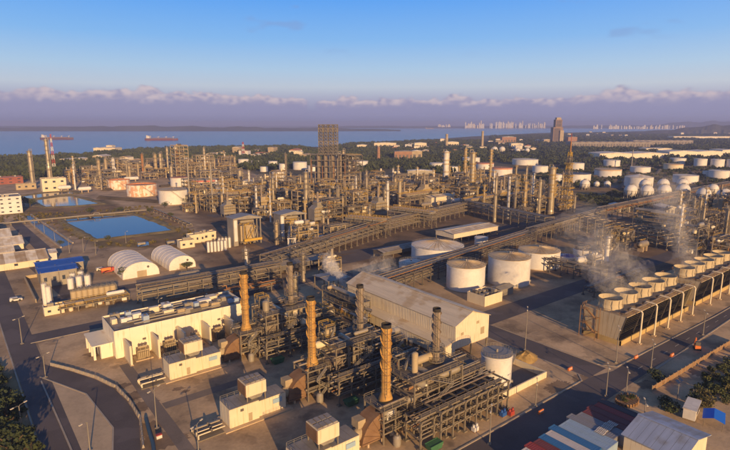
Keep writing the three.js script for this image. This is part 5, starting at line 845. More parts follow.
C(494.5, 222, 177, 2.6, 'plain tall pale column rising by the tall cross rack', { m: M.insul, levels: 2 }); C(514.5, 214, 177.5, 2.6, 'pale column behind the tall cross rack', { m: M.insul, levels: 3 }); C(524, 215, 181, 3, 'yellow-platformed column behind the tall cross rack', { m: M.tan, levels: 6, ...YP }); C(538.5, 217, 179, 2.8, 'pale column beside the thick yellow-platformed one', { m: M.insul, levels: 3 }); C(550, 214, 166, 6.4, 'thick pale column wrapped in yellow platforms', { m: M.insul, levels: 10, ...YP });
C(697, 236, 197, 2.6, 'pale thin column steaming beyond the second cooling tower', { m: M.insul, levels: 3 }); C(701, 238, 205, 2.4, 'thin dark column beside the steaming pale one', { m: M.pipe, levels: 3 }); C(724.5, 228, 205, 3, 'short pale column at the end of the process block', { m: M.insul }); C(692, 236, 222, 2.4, 'squat pale drum column beyond the second cooling tower', { m: M.tan });
C(143.5, 178, 153.5, 2.2, 'dark rust-red column beyond the striped tanks', { m: M.pipeRust }); C(156.5, 176, 153.5, 3, 'tan column pair member with flat cap beyond the striped tanks', { m: M.tan }); C(161.5, 176, 152.5, 3, 'pale column beside the flat-capped tan one', { m: M.insul }); C(168.5, 174, 147, 2.6, 'slender pale column beside the tall steel block', { m: M.insul }); C(177, 176, 146, 3, 'pale tall column in front of the tall steel block', { m: M.insul }); C(205, 172, 147, 2, 'pale thin column on the far steel block', { m: M.insul });
C(114.5, 178, 157.5, 3, 'white-topped column beyond the smaller striped tank', { m: M.white }); C(107, 180, 158, 2.4, 'tan column beyond the smaller striped tank', { m: M.tan }); C(100, 180, 159, 2.8, 'tan capped column near the crane', { m: M.tan }); C(73.5, 184, 167, 3, 'orange-tan vessel column beside the boiler house', { m: M.rust }); C(130, 180, 165, 2.4, 'tan slim column behind the larger striped tank', { m: M.tan }); C(172, 182, 165, 3, 'pale column behind the white tan-roofed tank', { m: M.insul });
frameUnit(...g(181, 178), 18, 18, 9, 5, 'tall tan steel block rising beyond the striped tanks', { bay: 6, eq: 30, sw: 0.7, m: M.tan }); frameUnit(...g(204, 176), 26, 16, 6, 5, 'broad tan steel block beside the tall one', { bay: 6.5, eq: 26, sw: 0.7, m: M.tan });

// ---- coker: drums in a dark frame under tall derricks
{
  const [u, v] = g(329, 190), H = hAt(329, 125, u, v), q = thing('coker_tower', 'tall dark coker tower with lattice derricks above coke drums', 'coker tower', u, v, 0, undefined, -TURN); blockers.push([u, v, 24]);
  const hb = H * 0.60;
  for (const z of [-8, 8]) for (let k = 0; k < 6; k++) { const x = -20 + k * 8; mb().bar([x, 0, z], [x, hb * 0.92, z], 0.9).to(q, 'frame_post', M.steelDark); }
  for (let l = 1; l <= 6; l++) { const y = hb * 0.92 * l / 6, d = mb().box(0, y, 0, 41, 0.35, 17).to(q, 'deck', M.steelDark); mb().rail([[-20.5, y, 8.6], [20.5, y, 8.6]], 1.3, 0.2, 3).to(d, 'handrail', M.steel); }
  for (let k = 0; k < 4; k++) { const x = -12 + k * 8; mb().lathe([[1.2, hb * 0.18], [3, hb * 0.34], [3.2, hb * 0.36], [3.2, hb * 0.82], [2, hb * 0.92], [0, hb * 0.96]], 18, x, 0, 1.5).to(q, 'coke_drum', M.pipeDark); }
  for (let k = 0; k < 10; k++) { const x = -19 + k * 4.2; mb().tube([[x, 2, 8.9], [x, hb * (0.5 + 0.45 * hash2(k, 1, 3)), 8.9]], 0.4, 6).to(q, 'riser_pipe', k % 3 ? M.pipe : M.pipeRust); }
  for (let k = 0; k < 4; k++) {
    const x = -8.4 + k * 5.6, w = 4.6, n = 9, y0 = hb * 0.92;
    for (let l = 0; l < n; l++) { const a = y0 + (H - y0) * l / n, b = y0 + (H - y0) * (l + 1) / n, e = mb(), K = [[-1, -1], [1, -1], [1, 1], [-1, 1]]; K.forEach(([i, j], s) => { const [i2, j2] = K[(s + 1) % 4]; e.bar([x + i * w / 2, a, j * 4], [x + i * w / 2, b, j * 4], 0.75).bar([x + i * w / 2, a, j * 4], [x + i2 * w / 2, b, j2 * 4], 0.36).bar([x + i2 * w / 2, a, j2 * 4], [x + i * w / 2, b, j * 4], 0.36).bar([x + i * w / 2, b, j * 4], [x + i2 * w / 2, b, j2 * 4], 0.5); }); e.to(q, 'derrick_section', l % 4 === 3 ? M.steel : M.steelDark); }
    mb().cyl([x, y0, 0], [x, H - 3, 0], 0.5, 0.5, 8).to(q, 'drill_stem', M.pipe); mb().box(x, H, 0, w + 0.4, 0.7, 8.4).to(q, 'crown_block', M.steelDark);
  }
}
frameUnit(...g(352, 190), 20, 14, 8, 5, 'dark steel frame against the foot of the coker tower', { sw: 0.6, bay: 5, m: M.steelDark, eq: 24 });
// ---- flare derrick
{ const [u, v] = g(566, 212), h = hAt(566, 152, u, v), q = lattice(u, v, h, 8, 2.2, 'tall yellow and red flare derrick with slender tip', { name: 'flare_tower', cat: 'flare tower', ms: [M.steel, M.yellow, M.steelDark], n: 14, bar: 0.3, core: 0.6, coreM: M.pipe }); mb().cyl([0, h, 0], [0, hAt(566, 141, u, v), 0], 0.7, 0.55, 8).to(q, 'flare_tip', M.pipeRust); mb().cyl([0, hAt(566, 141, u, v), 0], [0, hAt(566, 133, u, v), 0], 0.25, 0.2, 6).to(q, 'tip_lance', M.red); for (let k = 1; k < 5; k++) { const y = h * k / 5, w = lerp(8, 2.2, k / 5); const d = mb().box(0, y, 0, w + 2, 0.2, w + 2).to(q, 'platform', M.yellow); mb().rail([[-w / 2 - 1, y, -w / 2 - 1], [w / 2 + 1, y, -w / 2 - 1], [w / 2 + 1, y, w / 2 + 1], [-w / 2 - 1, y, w / 2 + 1]], 1.2, 0.16, 2, true).to(d, 'handrail', M.yellow); } }
// ---- gabled heaters with white side panel and roof frame
for (const [x, y, l] of [[246, 243, 'grey-roofed boiler frame with white tall side panel, the nearer to the white bottles'], [291, 238, 'grey-roofed boiler frame with white tall side panel, beside the short tan column']]) {
  const [u, v] = g(x, y), q = thing('boiler_frame', l, 'boiler', u, v); blockers.push([u, v, 14]);
  mb().box(-8.6, 0, 0, 3, 17, 9).to(q, 'side_panel', M.galv); mb().box(-8.6, 3, 4.58, 2.0, 13.4, 0.16).to(q, 'white_panel', M.white);
  for (const z of [-5, 0, 5]) mb().bar([8, 0, z], [8, 16.4, z], 0.6).to(q, 'post', M.galv); mb().prism([[-10.5, 17], [9, 16.2], [9, 16.8], [0, 19], [-10.5, 17.6]], -6, 6).to(q, 'roof', M.galv);
  mb().box(0, 2, -1, 9, 10, 7).to(q, 'firebox', M.tan); mb().vessel([-3, 14, 0], [5, 14, 0], 1.1, 12).to(q, 'steam_drum', M.insul); const R = rng(Math.round(u)); for (let k = 0; k < 10; k++) mb().tube([[-5 + R() * 11, 0.5, 4 + R()], [-5 + R() * 11, 6 + R() * 8, 3 + R() * 2], [-5 + R() * 11, 13, 0]], 0.22, 6).to(q, 'boiler_tube', k % 3 ? M.pipe : M.yellow);
  mb().box(2, 2.6, 6.4, 12, 1.4, 1.2).rail([[-4, 2.6, 7], [8, 2.6, 7]], 1.2, 0.14, 2).to(q, 'yellow_walkway', M.yellow); mb().box(0, 1.6, 0, 12, 0.4, 10).to(q, 'base_deck', M.steel);
}
pipeRack(g(292, 257), g(293, 243), 4, 11, 'tall white pipe loop frame over the main rack', { m: M.white, tiers: 1, bay: 6, fill: 0.6, seed: 88 });
// ---- air-cooler racks with yellow walkways
for (const [a, b, l] of [[[345, 232], [388, 237], 'air-cooler rack with yellow walkway beside the main rack'], [[390, 222], [434, 228], 'air-cooler rack with yellow walkway toward the tall cross rack'], [[300, 210], [366, 206], 'long air-cooler rack with yellow walkway before the coker tower'], [[222, 206], [292, 200], 'long yellow-railed rack crossing in front of the white sheds'], [[402, 208], [436, 203], 'yellow-railed rack before the dark-roofed tank'], [[466, 214], [505, 205], 'yellow-railed cooler rack before the cream flat shed'], [[508, 207], [548, 200], 'yellow-railed cooler rack among the tall yellow columns'], [[192, 207], [220, 203], 'short yellow-railed rack behind the pale masts']]) pipeRack(g(...a), g(...b), 7, 9, l, { cooler: true, yellow: true, tiers: 2, bay: 7, seed: Math.round(a[0]) });
heater(...g(378, 216), 12, 9, 14, 9, 'grey box furnace with stack beside the pale double column', {}); heater(...g(318, 222), 12, 9, 14, 8, 'grey box furnace with stack before the coker tower', {}); heater(...g(424, 200), 12, 9, 14, 12, 'tan box furnace with stack beyond the main rack', { m: M.tan }); heater(...g(500, 206), 11, 8, 13, 10, 'tan box furnace with stack behind the cream flat shed', { m: M.tan }); heater(...g(262, 214), 11, 8, 13, 10, 'tan box furnace with stack among the yellow walkways', { m: M.tan });

// ---- the rest of each process block: frames, columns, drums set out on the block's grid
function fillUnit(poly, cu, cv, seed, where, o = {}) {
  const uvp = pxPoly(poly), us = uvp.map((q) => q[0]), vs = uvp.map((q) => q[1]), R = rng(seed); let count = 0;
  for (let v = Math.min(...vs); v < Math.max(...vs); v += cv) for (let u = Math.min(...us); u < Math.max(...us); u += cu) {
    const a = u + R() * cu * 0.3, b = v + R() * cv * 0.3, t = R(), s = R(), s2 = R(), s3 = R();
    if (!inPoly(a, b, uvp) || s3 > (o.keep ?? 1)) continue;
    const clash = blockers.some(([x, y, r]) => (a - x) ** 2 + (b - y) ** 2 < (r + 2) ** 2); if (clash) continue; count++;
    const mk = [M.insul, M.tan, M.pipe, M.white][Math.floor(s * 4)], yp = s2 < (o.yellow ?? 0.35) ? M.yellow : M.steel;
    const lv = 2 + Math.floor(s * 3.4), sw = ['', '', 'two', 'three', 'four', 'five'][lv], tone = s2 < 0.6 ? 'grey' : 'tan', cname = ['pale insulated', 'tan', 'grey', 'white'][Math.floor(s * 4)], size = s < 0.33 ? 'short' : s < 0.66 ? 'mid-height' : 'tall', pw = yp === M.yellow ? 'yellow' : 'grey';
    if (t < 0.58) frameUnit(a, b, cu * (0.6 + 0.28 * s), cv * (0.45 + 0.3 * s2), lv, 3.4 + s2, `${tone} ${sw}-storey steel process frame ${where}`, { seed: seed + count * 7, eq: o.eq ?? 9, bay: 6, sw: 0.45, pipes: 4, group: `process frames ${where}`, m: s2 < 0.6 ? M.steel : M.tan });
    else if (t < 0.87) column(a, b, 12 + s * (o.tall ?? 17), 0.55 + s2 * 0.6, `${size} ${cname} column with ${pw} platforms ${where}`, { m: mk, plat: yp, levels: 2 + Math.floor(s * 4), group: `process columns ${where}` });
    else if (t < 0.96) { const q = thing('horizontal_drum', `${cname} horizontal drum on piers ${where}`, 'drum', a, b, 0, `horizontal drums ${where}`), r = 1.3 + s; mb().vessel([-cu * 0.3, r + 2.2, 0], [cu * 0.3, r + 2.2, 0], r, 14).to(q, 'shell', mk); for (const k of [-0.18, 0.18]) mb().box(cu * k, 0, 0, 0.8, 3, r * 1.6).to(q, 'pier', M.concrete); mb().rail([[-cu * 0.25, r * 2 + 2.2, 0], [cu * 0.25, r * 2 + 2.2, 0]], 1.1, 0.1, 2.5).to(q, 'top_rail', yp); }
    else heater(a, b, cu * 0.6, cv * 0.5, 9 + s * 4, 6 + s2 * 6, `${s < 0.5 ? 'grey' : 'tan'} box furnace with stub stack ${where}`, { m: s < 0.5 ? M.galv : M.tan, group: `box furnaces ${where}` });
  }
}
fillUnit([[62, 178], [110, 171], [235, 164], [238, 188], [198, 190], [190, 179], [150, 180], [120, 183], [98, 188], [70, 190]], 26, 24, 401, 'in the old refinery block beyond the ponds', { tall: 22 });
fillUnit([[186, 196], [305, 187], [318, 214], [262, 224], [236, 218], [190, 213]], 17, 15, 402, 'in the block between the masts and the coker tower', {});
fillUnit([[300, 196], [372, 188], [440, 184], [458, 205], [392, 214], [330, 228], [300, 222]], 17, 15, 403, 'in the block around the coker tower foot', { yellow: 0.4 });
fillUnit([[425, 186], [480, 182], [562, 195], [580, 212], [500, 222], [462, 212]], 17, 15, 404, 'in the block of tall yellow columns', { yellow: 0.7, tall: 22 });
fillUnit([[300, 240], [372, 226], [398, 236], [310, 260], [282, 262]], 16, 12, 405, 'between the main rack and the boiler frames', { eq: 6, tall: 6, keep: 0.7 });
fillUnit([[648, 236], [690, 214], [760, 200], [760, 262], [700, 262]], 17, 15, 406, 'in the block beyond the second cooling tower', { tall: 14 });
fillUnit([[150, 290], [250, 272], [262, 280], [200, 296]], 14, 9, 407, 'beside the long rack behind the electrical building', { tall: 4, eq: 6, keep: 0.6 });
fillUnit([[262, 282], [330, 268], [345, 280], [300, 300]], 14, 10, 408, 'between the turbine lines and the low grey shed', { tall: 4, eq: 6, keep: 0.55 });
fillUnit([[560, 260], [600, 240], [650, 250], [600, 275]], 13, 10, 409, 'beside the clarifiers', { tall: 3, eq: 5, keep: 0.5 });
pipeRack([214, 113], [262, 113], 5, 4, 'low dark pipe rack across the road from the ribbed tanks', { tiers: 2, gap: 1.5, bay: 6, seed: 410, m: M.steelDark });
fillUnit([[60, 190], [110, 187], [116, 190], [70, 194]], 18, 14, 411, 'by the settling ponds', { tall: 8, keep: 0.5 });
// ================================================================ TANK FARMS
const RT = { m: M.rustTank, float: true };
tank(119.5, 190, 180.5, 20.5, 'smaller white tank blotched with orange rust beyond the pond', { ...RT, stair: 1 });
tank(142.5, 197, 185.5, 28.5, 'wide white tank streaked with orange rust beyond the pond', { ...RT, stair: 1 });
tank(174.5, 205, 191, 29, 'white tank with tan roof nearest the pond', { roof: M.tankRoofTan, rise: 0.06, stair: 1 });
tank(180, 187, 178, 18, 'cream tank with dark rusted roof behind the tan-roofed tank', { roof: M.tankRoofRust, rise: 0.05 });
tank(206, 192, 180.5, 26, 'pale tank with red rim behind the two masts', { roof: M.tankRoofTan, rise: 0.04, band: mat(.55, .10, .05) });
[[217, 167, 161.5, 14], [231, 167.5, 164, 9], [243.5, 166.5, 159.5, 10.5], [273, 168, 161.5, 9], [283, 170, 164, 8], [300, 170, 162.5, 14], [312.5, 172, 166, 10], [264, 172, 167, 8], [255, 166, 161, 8]].forEach(([x, a, b, w]) => tank(x, a, b, w, 'small white tank in the row between coker tower and bay', { group: 'white tanks toward the bay' }));
tank(278.5, 182, 173, 13, 'white domed tank behind the yellow-railed rack', { dome: 0.35 }); tank(360.5, 169, 161.5, 15, 'white tank beside the coker tower toward the chimney', {}); tank(382, 181.5, 176, 12, 'low white tank behind the pale double column', {}); tank(410, 191.5, 184, 22, 'white tank with dark domed roof among the columns', { roof: M.darkRoof, dome: 0.28 });
tank(437.5, 171, 163.5, 16, 'white tank behind the tall white column', {}); tank(452, 172.5, 167, 12, 'white tank beside the tall white column', {}); tank(471, 164.5, 158, 17, 'white tank beyond the rust-roofed pair', {});
tank(484.5, 169.5, 163.5, 18, 'smaller of two tanks with orange-red roofs', { roof: M.tankRoofRust, band: mat(.62, .20, .07), rise: 0.03 }); tank(501, 176.5, 168.5, 21.5, 'larger of two tanks with orange-red roofs', { roof: M.tankRoofRust, band: mat(.62, .20, .07), rise: 0.03 });
[[525, 165.5, 160, 25, 'wide white tank beyond the thick yellow column'], [540, 173, 166.5, 15, 'white tank just behind the thick yellow column'], [557, 182, 175, 14, 'white tank partly behind the flare derrick'], [576, 170, 163.5, 15, 'white tank behind the grey-roofed tank'], [577, 183, 174.5, 25, 'wide tank with dark roof beside the flare derrick'], [611.5, 166.5, 160.5, 15.5, 'white tank behind the tan-banded wide tank'], [607.5, 177.5, 170, 25, 'wide pale tank with tan rim'], [640, 173, 167.5, 18.5, 'white tank with a bush before it'], [673, 170, 164.5, 17.5, 'pale orange-banded tank near the long sheds'], [677.5, 165, 158.5, 14.5, 'white tank close to the long sheds'], [700, 167, 159, 11.5, 'tall white tank, first of the tall row'], [717, 167.5, 159.5, 12, 'tall white tank, second of the tall row'], [733, 168, 160, 12, 'tall white tank, third of the tall row'], [638, 189, 178, 26, 'wide white conical tank behind the sphere tanks'], [685, 183.5, 176, 22.5, 'pale open tank behind the sphere tanks'], [718.5, 178.5, 171, 18, 'white tank with shaded neighbour behind the sphere tanks'], [708, 177, 171.5, 10, 'small shaded tank beside the white one behind the spheres']].forEach(([x, a, b, w, l], k) => tank(x, a, b, w, l, { roof: k === 4 ? M.darkRoof : k === 6 || k === 8 ? M.tankRoofTan : M.whiteRoof, rise: k === 13 ? 0.22 : 0.08, band: k === 6 || k === 8 ? mat(.58, .36, .18) : undefined, m: k === 8 ? M.cream : M.white }));
for (const [x, y, d, f, l, gr] of [[630, 190.5, 12.5, 200, 'white sphere tank in the front row beside the wide conical tank', 'front row of spheres'], [646, 191, 12.5, 201, 'white sphere tank in the front row of spheres', 'front row of spheres'], [663.5, 190.5, 12.5, 201, 'white sphere tank in the front row of spheres', 'front row of spheres'], [682, 190, 13, 201, 'white sphere tank in the front row of spheres', 'front row of spheres'], [702.5, 194, 13.5, 204.5, 'white sphere tank in the front row of spheres', 'front row of spheres'], [723, 195, 13.5, 205, 'white sphere tank in the front row of spheres', 'front row of spheres'], [644.5, 184.5, 11, 193.5, 'white sphere tank half hidden behind the front row', 'back row of spheres'], [662.5, 184, 11, 193.5, 'white sphere tank half hidden behind the front row', 'back row of spheres'], [681.5, 184, 11, 193.5, 'white sphere tank half hidden behind the front row', 'back row of spheres'], [712, 189, 10.5, 197.5, 'white sphere tank half hidden behind the front row', 'back row of spheres'], [584.5, 184.5, 9.5, 189.5, 'single white sphere tank beside the dark-roofed tank', undefined], [596.5, 184, 5.5, 187.5, 'little white sphere tank on the grass', 'little spheres'], [607, 184, 6.5, 188, 'little white sphere tank on the grass', 'little spheres'], [494.5, 150, 6, 153, 'far white sphere tank near the town', 'far spheres'], [502, 150, 6, 153, 'far white sphere tank near the town', 'far spheres'], [517.5, 151, 5, 153.5, 'far white sphere tank near the town', 'far spheres'], [527, 151, 5, 153.5, 'far white sphere tank near the town', 'far spheres']]) sphereTank(x, y, d, f, l, gr);
// earth bunds between the tanks
{ const bm = mat(.115, .09, .06, { map: again(T.soil, 60), roughness: 1 }); for (const [a, b] of [[[560, 178], [730, 171.5]], [[570, 188.5], [622, 190.5]], [[590, 170], [730, 166.5]], [[650, 184.5], [660, 170]], [[622, 190], [628, 172]], [[100, 198], [165, 203]], [[104, 191], [128, 187]], [[160, 187], [200, 184]], [[700, 184], [690, 171]], [[480, 180], [560, 175]], [[515, 168], [560, 166]]]) { const p = g(...a), q = g(...b), du = q[0] - p[0], dv = q[1] - p[1], l = Math.hypot(du, dv), w = thing('earth_bund', 'long low brown earth bund between storage tanks', 'earth bund', p[0], p[1], 0, 'earth bunds', Math.atan2(dv, du)); mb().prismX([[-5, 0], [5, 0], [1.2, 2.4], [-1.2, 2.4]], 0, l).to(w, 'earth_bank', bm); } }

// ================================================================ FAR SHEDS, TOWN, CITY, BAY
const far = (x, yb, yt, w, deep, label, o = {}) => { const [u, v] = g(x, yb), z = depthOf(u, v), L = w * z / F_PX, h = Math.max(3, hAt(x, yt, u, v)), l = Math.hypot(u, v), q = thing(o.name ?? 'warehouse', label, o.cat ?? 'warehouse', u + u / l * deep / 2, v + v / l * deep / 2, 0, o.group, -TURN), m = o.m ?? M.wall; blockers.push([u, v, Math.max(deep, L / 2)]);
  mb().box(0, 0, 0, L, h, deep).to(q, 'wall', m); const n = o.bays ?? 1, rm = o.roof ?? M.whiteRoof; for (let k = 0; k < n; k++) { const x0 = -L / 2 + L * k / n, x1 = x0 + L / n; mb().prism([[x0 - 0.5, h + 0.02], [x1 + 0.5, h + 0.02], [(x0 + x1) / 2, h + (o.rise ?? 1.6)]], -deep / 2 - 1, deep / 2 + 1).to(q, 'roof', rm); }
  for (let k = 0; k < (o.doors ?? 0); k++) mb().box(-L / 2 + L * (k + 0.5) / o.doors, 0, deep / 2 + 0.1, L / o.doors * 0.5, h * 0.62, 0.3).to(q, 'door', M.steelDark); return q; };
far(627, 158, 153.5, 68, 60, 'very long pale flat warehouse beyond the tank farm', { bays: 2, rise: 2.5 }); far(690, 156.5, 151.5, 56, 55, 'long pale warehouse beside the very long one', { bays: 2, rise: 2.5 }); far(735, 155, 150, 40, 50, 'long pale warehouse at the end of the warehouse line', { bays: 2 });
far(655, 151.5, 148.5, 26, 40, 'pale shed roof rising behind the very long warehouse', { bays: 2 }); far(610, 147, 142, 84, 40, 'very long grey-brown ribbed conveyor shed near the dark tower', { bays: 12, m: M.roofGrey, roof: M.roofGrey, doors: 30 }); far(660, 144.5, 140.5, 60, 40, 'long grey-brown ribbed shed continuing the conveyor shed', { bays: 9, m: M.roofGrey, roof: M.roofGrey, doors: 20 });
far(700, 138.5, 136.5, 60, 60, 'thin pale roofline far along the plain', { bays: 4 }); far(405, 160, 151.5, 22, 26, 'brown brick mill building with many windows near the chimney', { m: M.brick, roof: M.roofGrey, doors: 6 }); far(416.5, 160, 151, 10, 22, 'tan block joined to the brown mill building', { m: M.tan, doors: 2 });
stackPx(378.5, 161.5, 147, 3.4, 'brown brick chimney beside the mill building', { m: M.brick }); stackPx(482, 150, 131, 2.6, 'tall pale concrete chimney beyond the sphere tanks', { m: M.tan }); stackPx(446.5, 148, 134, 3, 'tan chimney near the town', { m: M.tan }); stackPx(378.5, 150, 146, 2, 'short far chimney near the shore', { m: M.tan }); stackPx(631.5, 168, 150, 0.9, 'thin mast behind the wide pale tank', { name: 'pole_mast', cat: 'mast' });
const towerM = mat(.27, .185, .12, { map: again(T.streak, 60, 40), roughness: 0.9 });
{ // dark tower block on the plain
  const [u, v] = g(556, 143), z = depthOf(u, v), H = hAt(557, 117.5, u, v), k = z / F_PX, q = thing('tower_block', 'tall brown industrial tower block standing on the plain before the city', 'tower', u, v, 0, undefined, -TURN); blockers.push([u, v, 40]);
  mb().box(0, 0, 0, 9.5 * k, H * 0.62, 30).to(q, 'lower_block', towerM); mb().box(0.6 * k, H * 0.62, 0, 6.4 * k, H * 0.3, 24).to(q, 'upper_block', towerM); mb().box(0.6 * k, H * 0.92, 0, 4.4 * k, H * 0.08, 18).to(q, 'top_house', M.tan); mb().box(3.4 * k, 0, 16, 3.6 * k, H * 0.5, 10).to(q, 'painted_lit_wing', M.tan); for (let r = 0; r < 10; r++) mb().box(-1 * k, H * (0.04 + r * 0.055), 15.2, 6 * k, 3, 0.6).to(q, 'window_band', M.glass); for (let r = 0; r < 4; r++) mb().box(0.6 * k, H * (0.66 + r * 0.06), 12.2, 5 * k, 3, 0.6).to(q, 'window_band', M.glass);  // the paler wing is the sunlit side of the tower put into colour
  far(571, 143, 137, 9, 30, 'brown low block beside the tall tower on the plain', { m: M.brick, roof: M.roofGrey }); far(546, 143, 139.5, 7, 30, 'low tan block on the town side of the tall tower', { m: M.tan });
}
{ // town blocks round the chimney and along the shore
  const R = rng(900), spots = []; for (let k = 0; k < 46; k++) spots.push([370 + R() * 170, 147 + R() * 8 - 3 * R()]); for (let k = 0; k < 16; k++) spots.push([205 + R() * 105, 152 + R() * 8]); for (let k = 0; k < 30; k++) spots.push([565 + R() * 165, 133 + R() * 6]); for (let k = 0; k < 14; k++) spots.push([430 + R() * 110, 140 + R() * 5]); for (let k = 0; k < 10; k++) spots.push([60 + R() * 80, 160 + R() * 8]);
  const wm = [M.cream, M.white, M.wall, M.tan, M.wall], rm = [M.whiteRoof, M.tankRoofTan, M.roofGrey, M.tankRoofRust], wn = ['cream', 'white', 'pale', 'tan', 'pale'], rn = ['white', 'tan', 'grey', 'red'];
  spots.forEach(([x, y], i) => { const [u, v] = g(x, y); if (blockers.some(([a, b, r]) => (a - u) ** 2 + (b - v) ** 2 < (r + 8) ** 2)) return; const L = 12 + R() * 26, W = 10 + R() * 12, h = 4 + R() * R() * 16, q = thing('town_building', x < 320 && x > 200 ? 'pale building on the wooded shore of the bay' : x < 150 ? 'pale works building at the edge of the mangroves' : x < 545 ? `${wn[i % 5]} ${h > 9 ? 'tall' : h > 5.5 ? 'mid-height' : 'low'} building with ${rn[i % 4]} roof in the town before the bay` : `${wn[i % 5]} ${h > 7 ? 'tall' : 'low'} building with ${rn[i % 4]} roof on the plain before the hills`, 'building', u, v, 0, x < 320 && x > 200 ? 'shore buildings' : x < 150 ? 'mangrove-edge buildings' : x < 545 ? 'town buildings' : 'plain buildings', R() * 0.5 + 0.4), k = L / 2, m = wm[i % 5]; mb().box(0, 0, 0, L, h, W).to(q, 'wall', m); mb().prismX([[-W / 2 - 0.6, h + 0.02], [W / 2 + 0.6, h + 0.02], [0, h + 1 + R() * 2]], -k - 0.5, k + 0.5).to(q, 'roof', rm[i % 4]); });
}
{ // city skyline across the bay
  const R = rng(950), tops = []; for (let k = 0; k < 20; k++) tops.push([438 + R() * 12, 128.3, 125.6 - R() * 1.6]); for (let k = 0; k < 84; k++) { const x = 464 + R() * 82; tops.push([x, 128.4, 125.8 - R() * 2.4 - 2.2 * Math.exp(-(((x - 502) / 24) ** 2)) - (R() < 0.1 ? 2 : 0)]); } for (let k = 0; k < 70; k++) tops.push([592 + R() * 92, 129, 126.8 - R() * 2.4]);
  tops.forEach(([x, yb, yt]) => { const [u, v] = g(x, yb), k = depthOf(u, v) / F_PX, h = hAt(x, yt, u, v), w = (0.55 + R() * 0.9) * k, q = thing('skyline_tower', 'pale high-rise in the hazy city skyline across the bay', 'high-rise', u, v, 0, 'city skyline towers', -TURN), o = mb(); o.box(0, 0, 0, w * 1.3, h * 0.12, w * 1.2).box(0, h * 0.12, 0, w, h * 0.72, w); if (R() < 0.5) o.box(0, h * 0.84, 0, w * 0.72, h * 0.16, w * 0.7); else o.prism([[-w / 2, h * 0.84], [w / 2, h * 0.84], [w / 2, h]], -w / 2, w / 2); o.to(q, 'body', R() < 0.7 ? M.white : M.cream); });
}
function ship(x0, x1, y, label, hullM) {
  const a = g(x0, y), b = g(x1, y), L = Math.hypot(b[0] - a[0], b[1] - a[1]), q = thing('tanker_ship', label, 'ship', (a[0] + b[0]) / 2, (a[1] + b[1]) / 2, 0.3, undefined, Math.atan2(b[1] - a[1], b[0] - a[0])), B = L * 0.15, f = L * 0.05;
  const hull = mb(), S = [[-0.5, 0.75], [-0.46, 1], [0.36, 1], [0.45, 0.6], [0.5, 0.05]], side = (s) => S.map(([x, w]) => [x * L, s * w * B / 2]); const P = [...side(1), ...side(-1).reverse()]; hull.slab(P.map(([x, z]) => [x, z]), -0.6, f).to(q, 'hull', hullM); mb().slab(P.map(([x, z]) => [x * 1.004, z * 1.01]), f, f * 1.3).to(q, 'bulwark', M.steelDark); mb().slab(P.map(([x, z]) => [x * 0.98, z * 0.96]), f * 1.3, f * 1.32).to(q, 'deck', M.rustBrown);
  mb().box(-L * 0.40, f * 1.3, 0, L * 0.10, L * 0.045, B * 0.8).box(-L * 0.385, f * 1.3 + L * 0.045, 0, L * 0.06, L * 0.025, B * 0.95).to(q, 'superstructure', M.white); mb().box(-L * 0.445, f * 1.3, 0, L * 0.035, L * 0.085, B * 0.25).to(q, 'funnel', M.cream); for (const t of [-0.1, 0.14, 0.36]) mb().bar([t * L, f * 1.3, 0], [t * L, f * 1.3 + L * 0.05, 0], 1.4).bar([t * L - 5, f * 1.3 + L * 0.035, 0], [t * L + 6, f * 1.3 + L * 0.05, 0], 1).to(q, 'deck_crane', M.cream); mb().box(0.02 * L, f * 1.32, 0, L * 0.6, L * 0.008, B * 0.2).to(q, 'pipe_gallery', M.pipeRust);
}
ship(41, 73.5, 139.6, 'dark red tanker ship on the bay behind the tall pale column', mat(.11, .05, .055)); ship(145.5, 178, 140.4, 'red tanker ship on the bay beyond the old refinery block', mat(.15, .05, .055)); ship(425.5, 434, 128.9, 'small pale ship far across the bay', M.tan);
far(108, 151.5, 148, 22, 40, 'pale harbour sheds on the point by the bay', { bays: 3, m: M.cream, name: 'harbour_shed' }); far(111, 150.2, 145.5, 6, 20, 'taller pale harbour block on the point by the bay', { m: M.cream, name: 'harbour_shed' });
for (const [x, yb, yt, w, l] of [[66, 163, 159.5, 12, 'white low shed at the edge of the mangroves'], [80, 162.5, 158.5, 9, 'white shed with pale roof near the mangroves'], [452, 147, 142, 12, 'cream housing block before the town'], [508, 144, 137, 14, 'brown long apartment block before the bay'], [420, 149, 143, 12, 'tan housing block near the shore'], [516, 147.5, 143.5, 12, 'cream long block near the far spheres'], [385, 148, 143, 22, 'pale shed row near the shore'], [362, 149, 145, 10, 'pale shed beside the shed row on the shore'], [700, 133.5, 130, 8, 'small pale block before the near hill']]) far(x, yb, yt, w, 26, l, { name: 'housing_block', cat: 'building', m: yb === 144 ? M.brick : M.cream, doors: 5 });
for (const [x, yb, yt, w, l] of [[226, 193, 189, 30, 'pale blue-white flat shed behind the yellow-railed rack'], [247, 190, 182, 12, 'white slanting shed roof behind the bullet-shaped column'], [206, 200, 196, 20, 'low pipe-store shed behind the pale masts'], [420, 176, 171, 26, 'low pale store beyond the dark-roofed tank'], [338, 176, 170, 10, 'small tan switch house behind the coker tower'], [470, 178, 173, 16, 'low pale switch house behind the rust-roofed tanks'], [665, 213.5, 207.5, 14, 'pale stacked site cabins on the open yard'], [619, 212, 206.5, 13, 'grey site cabins on the open gravel yard']]) far(x, yb, yt, w, 16, l, { name: 'store_shed', cat: 'shed', m: x < 260 ? M.white : M.galv, doors: 4 });
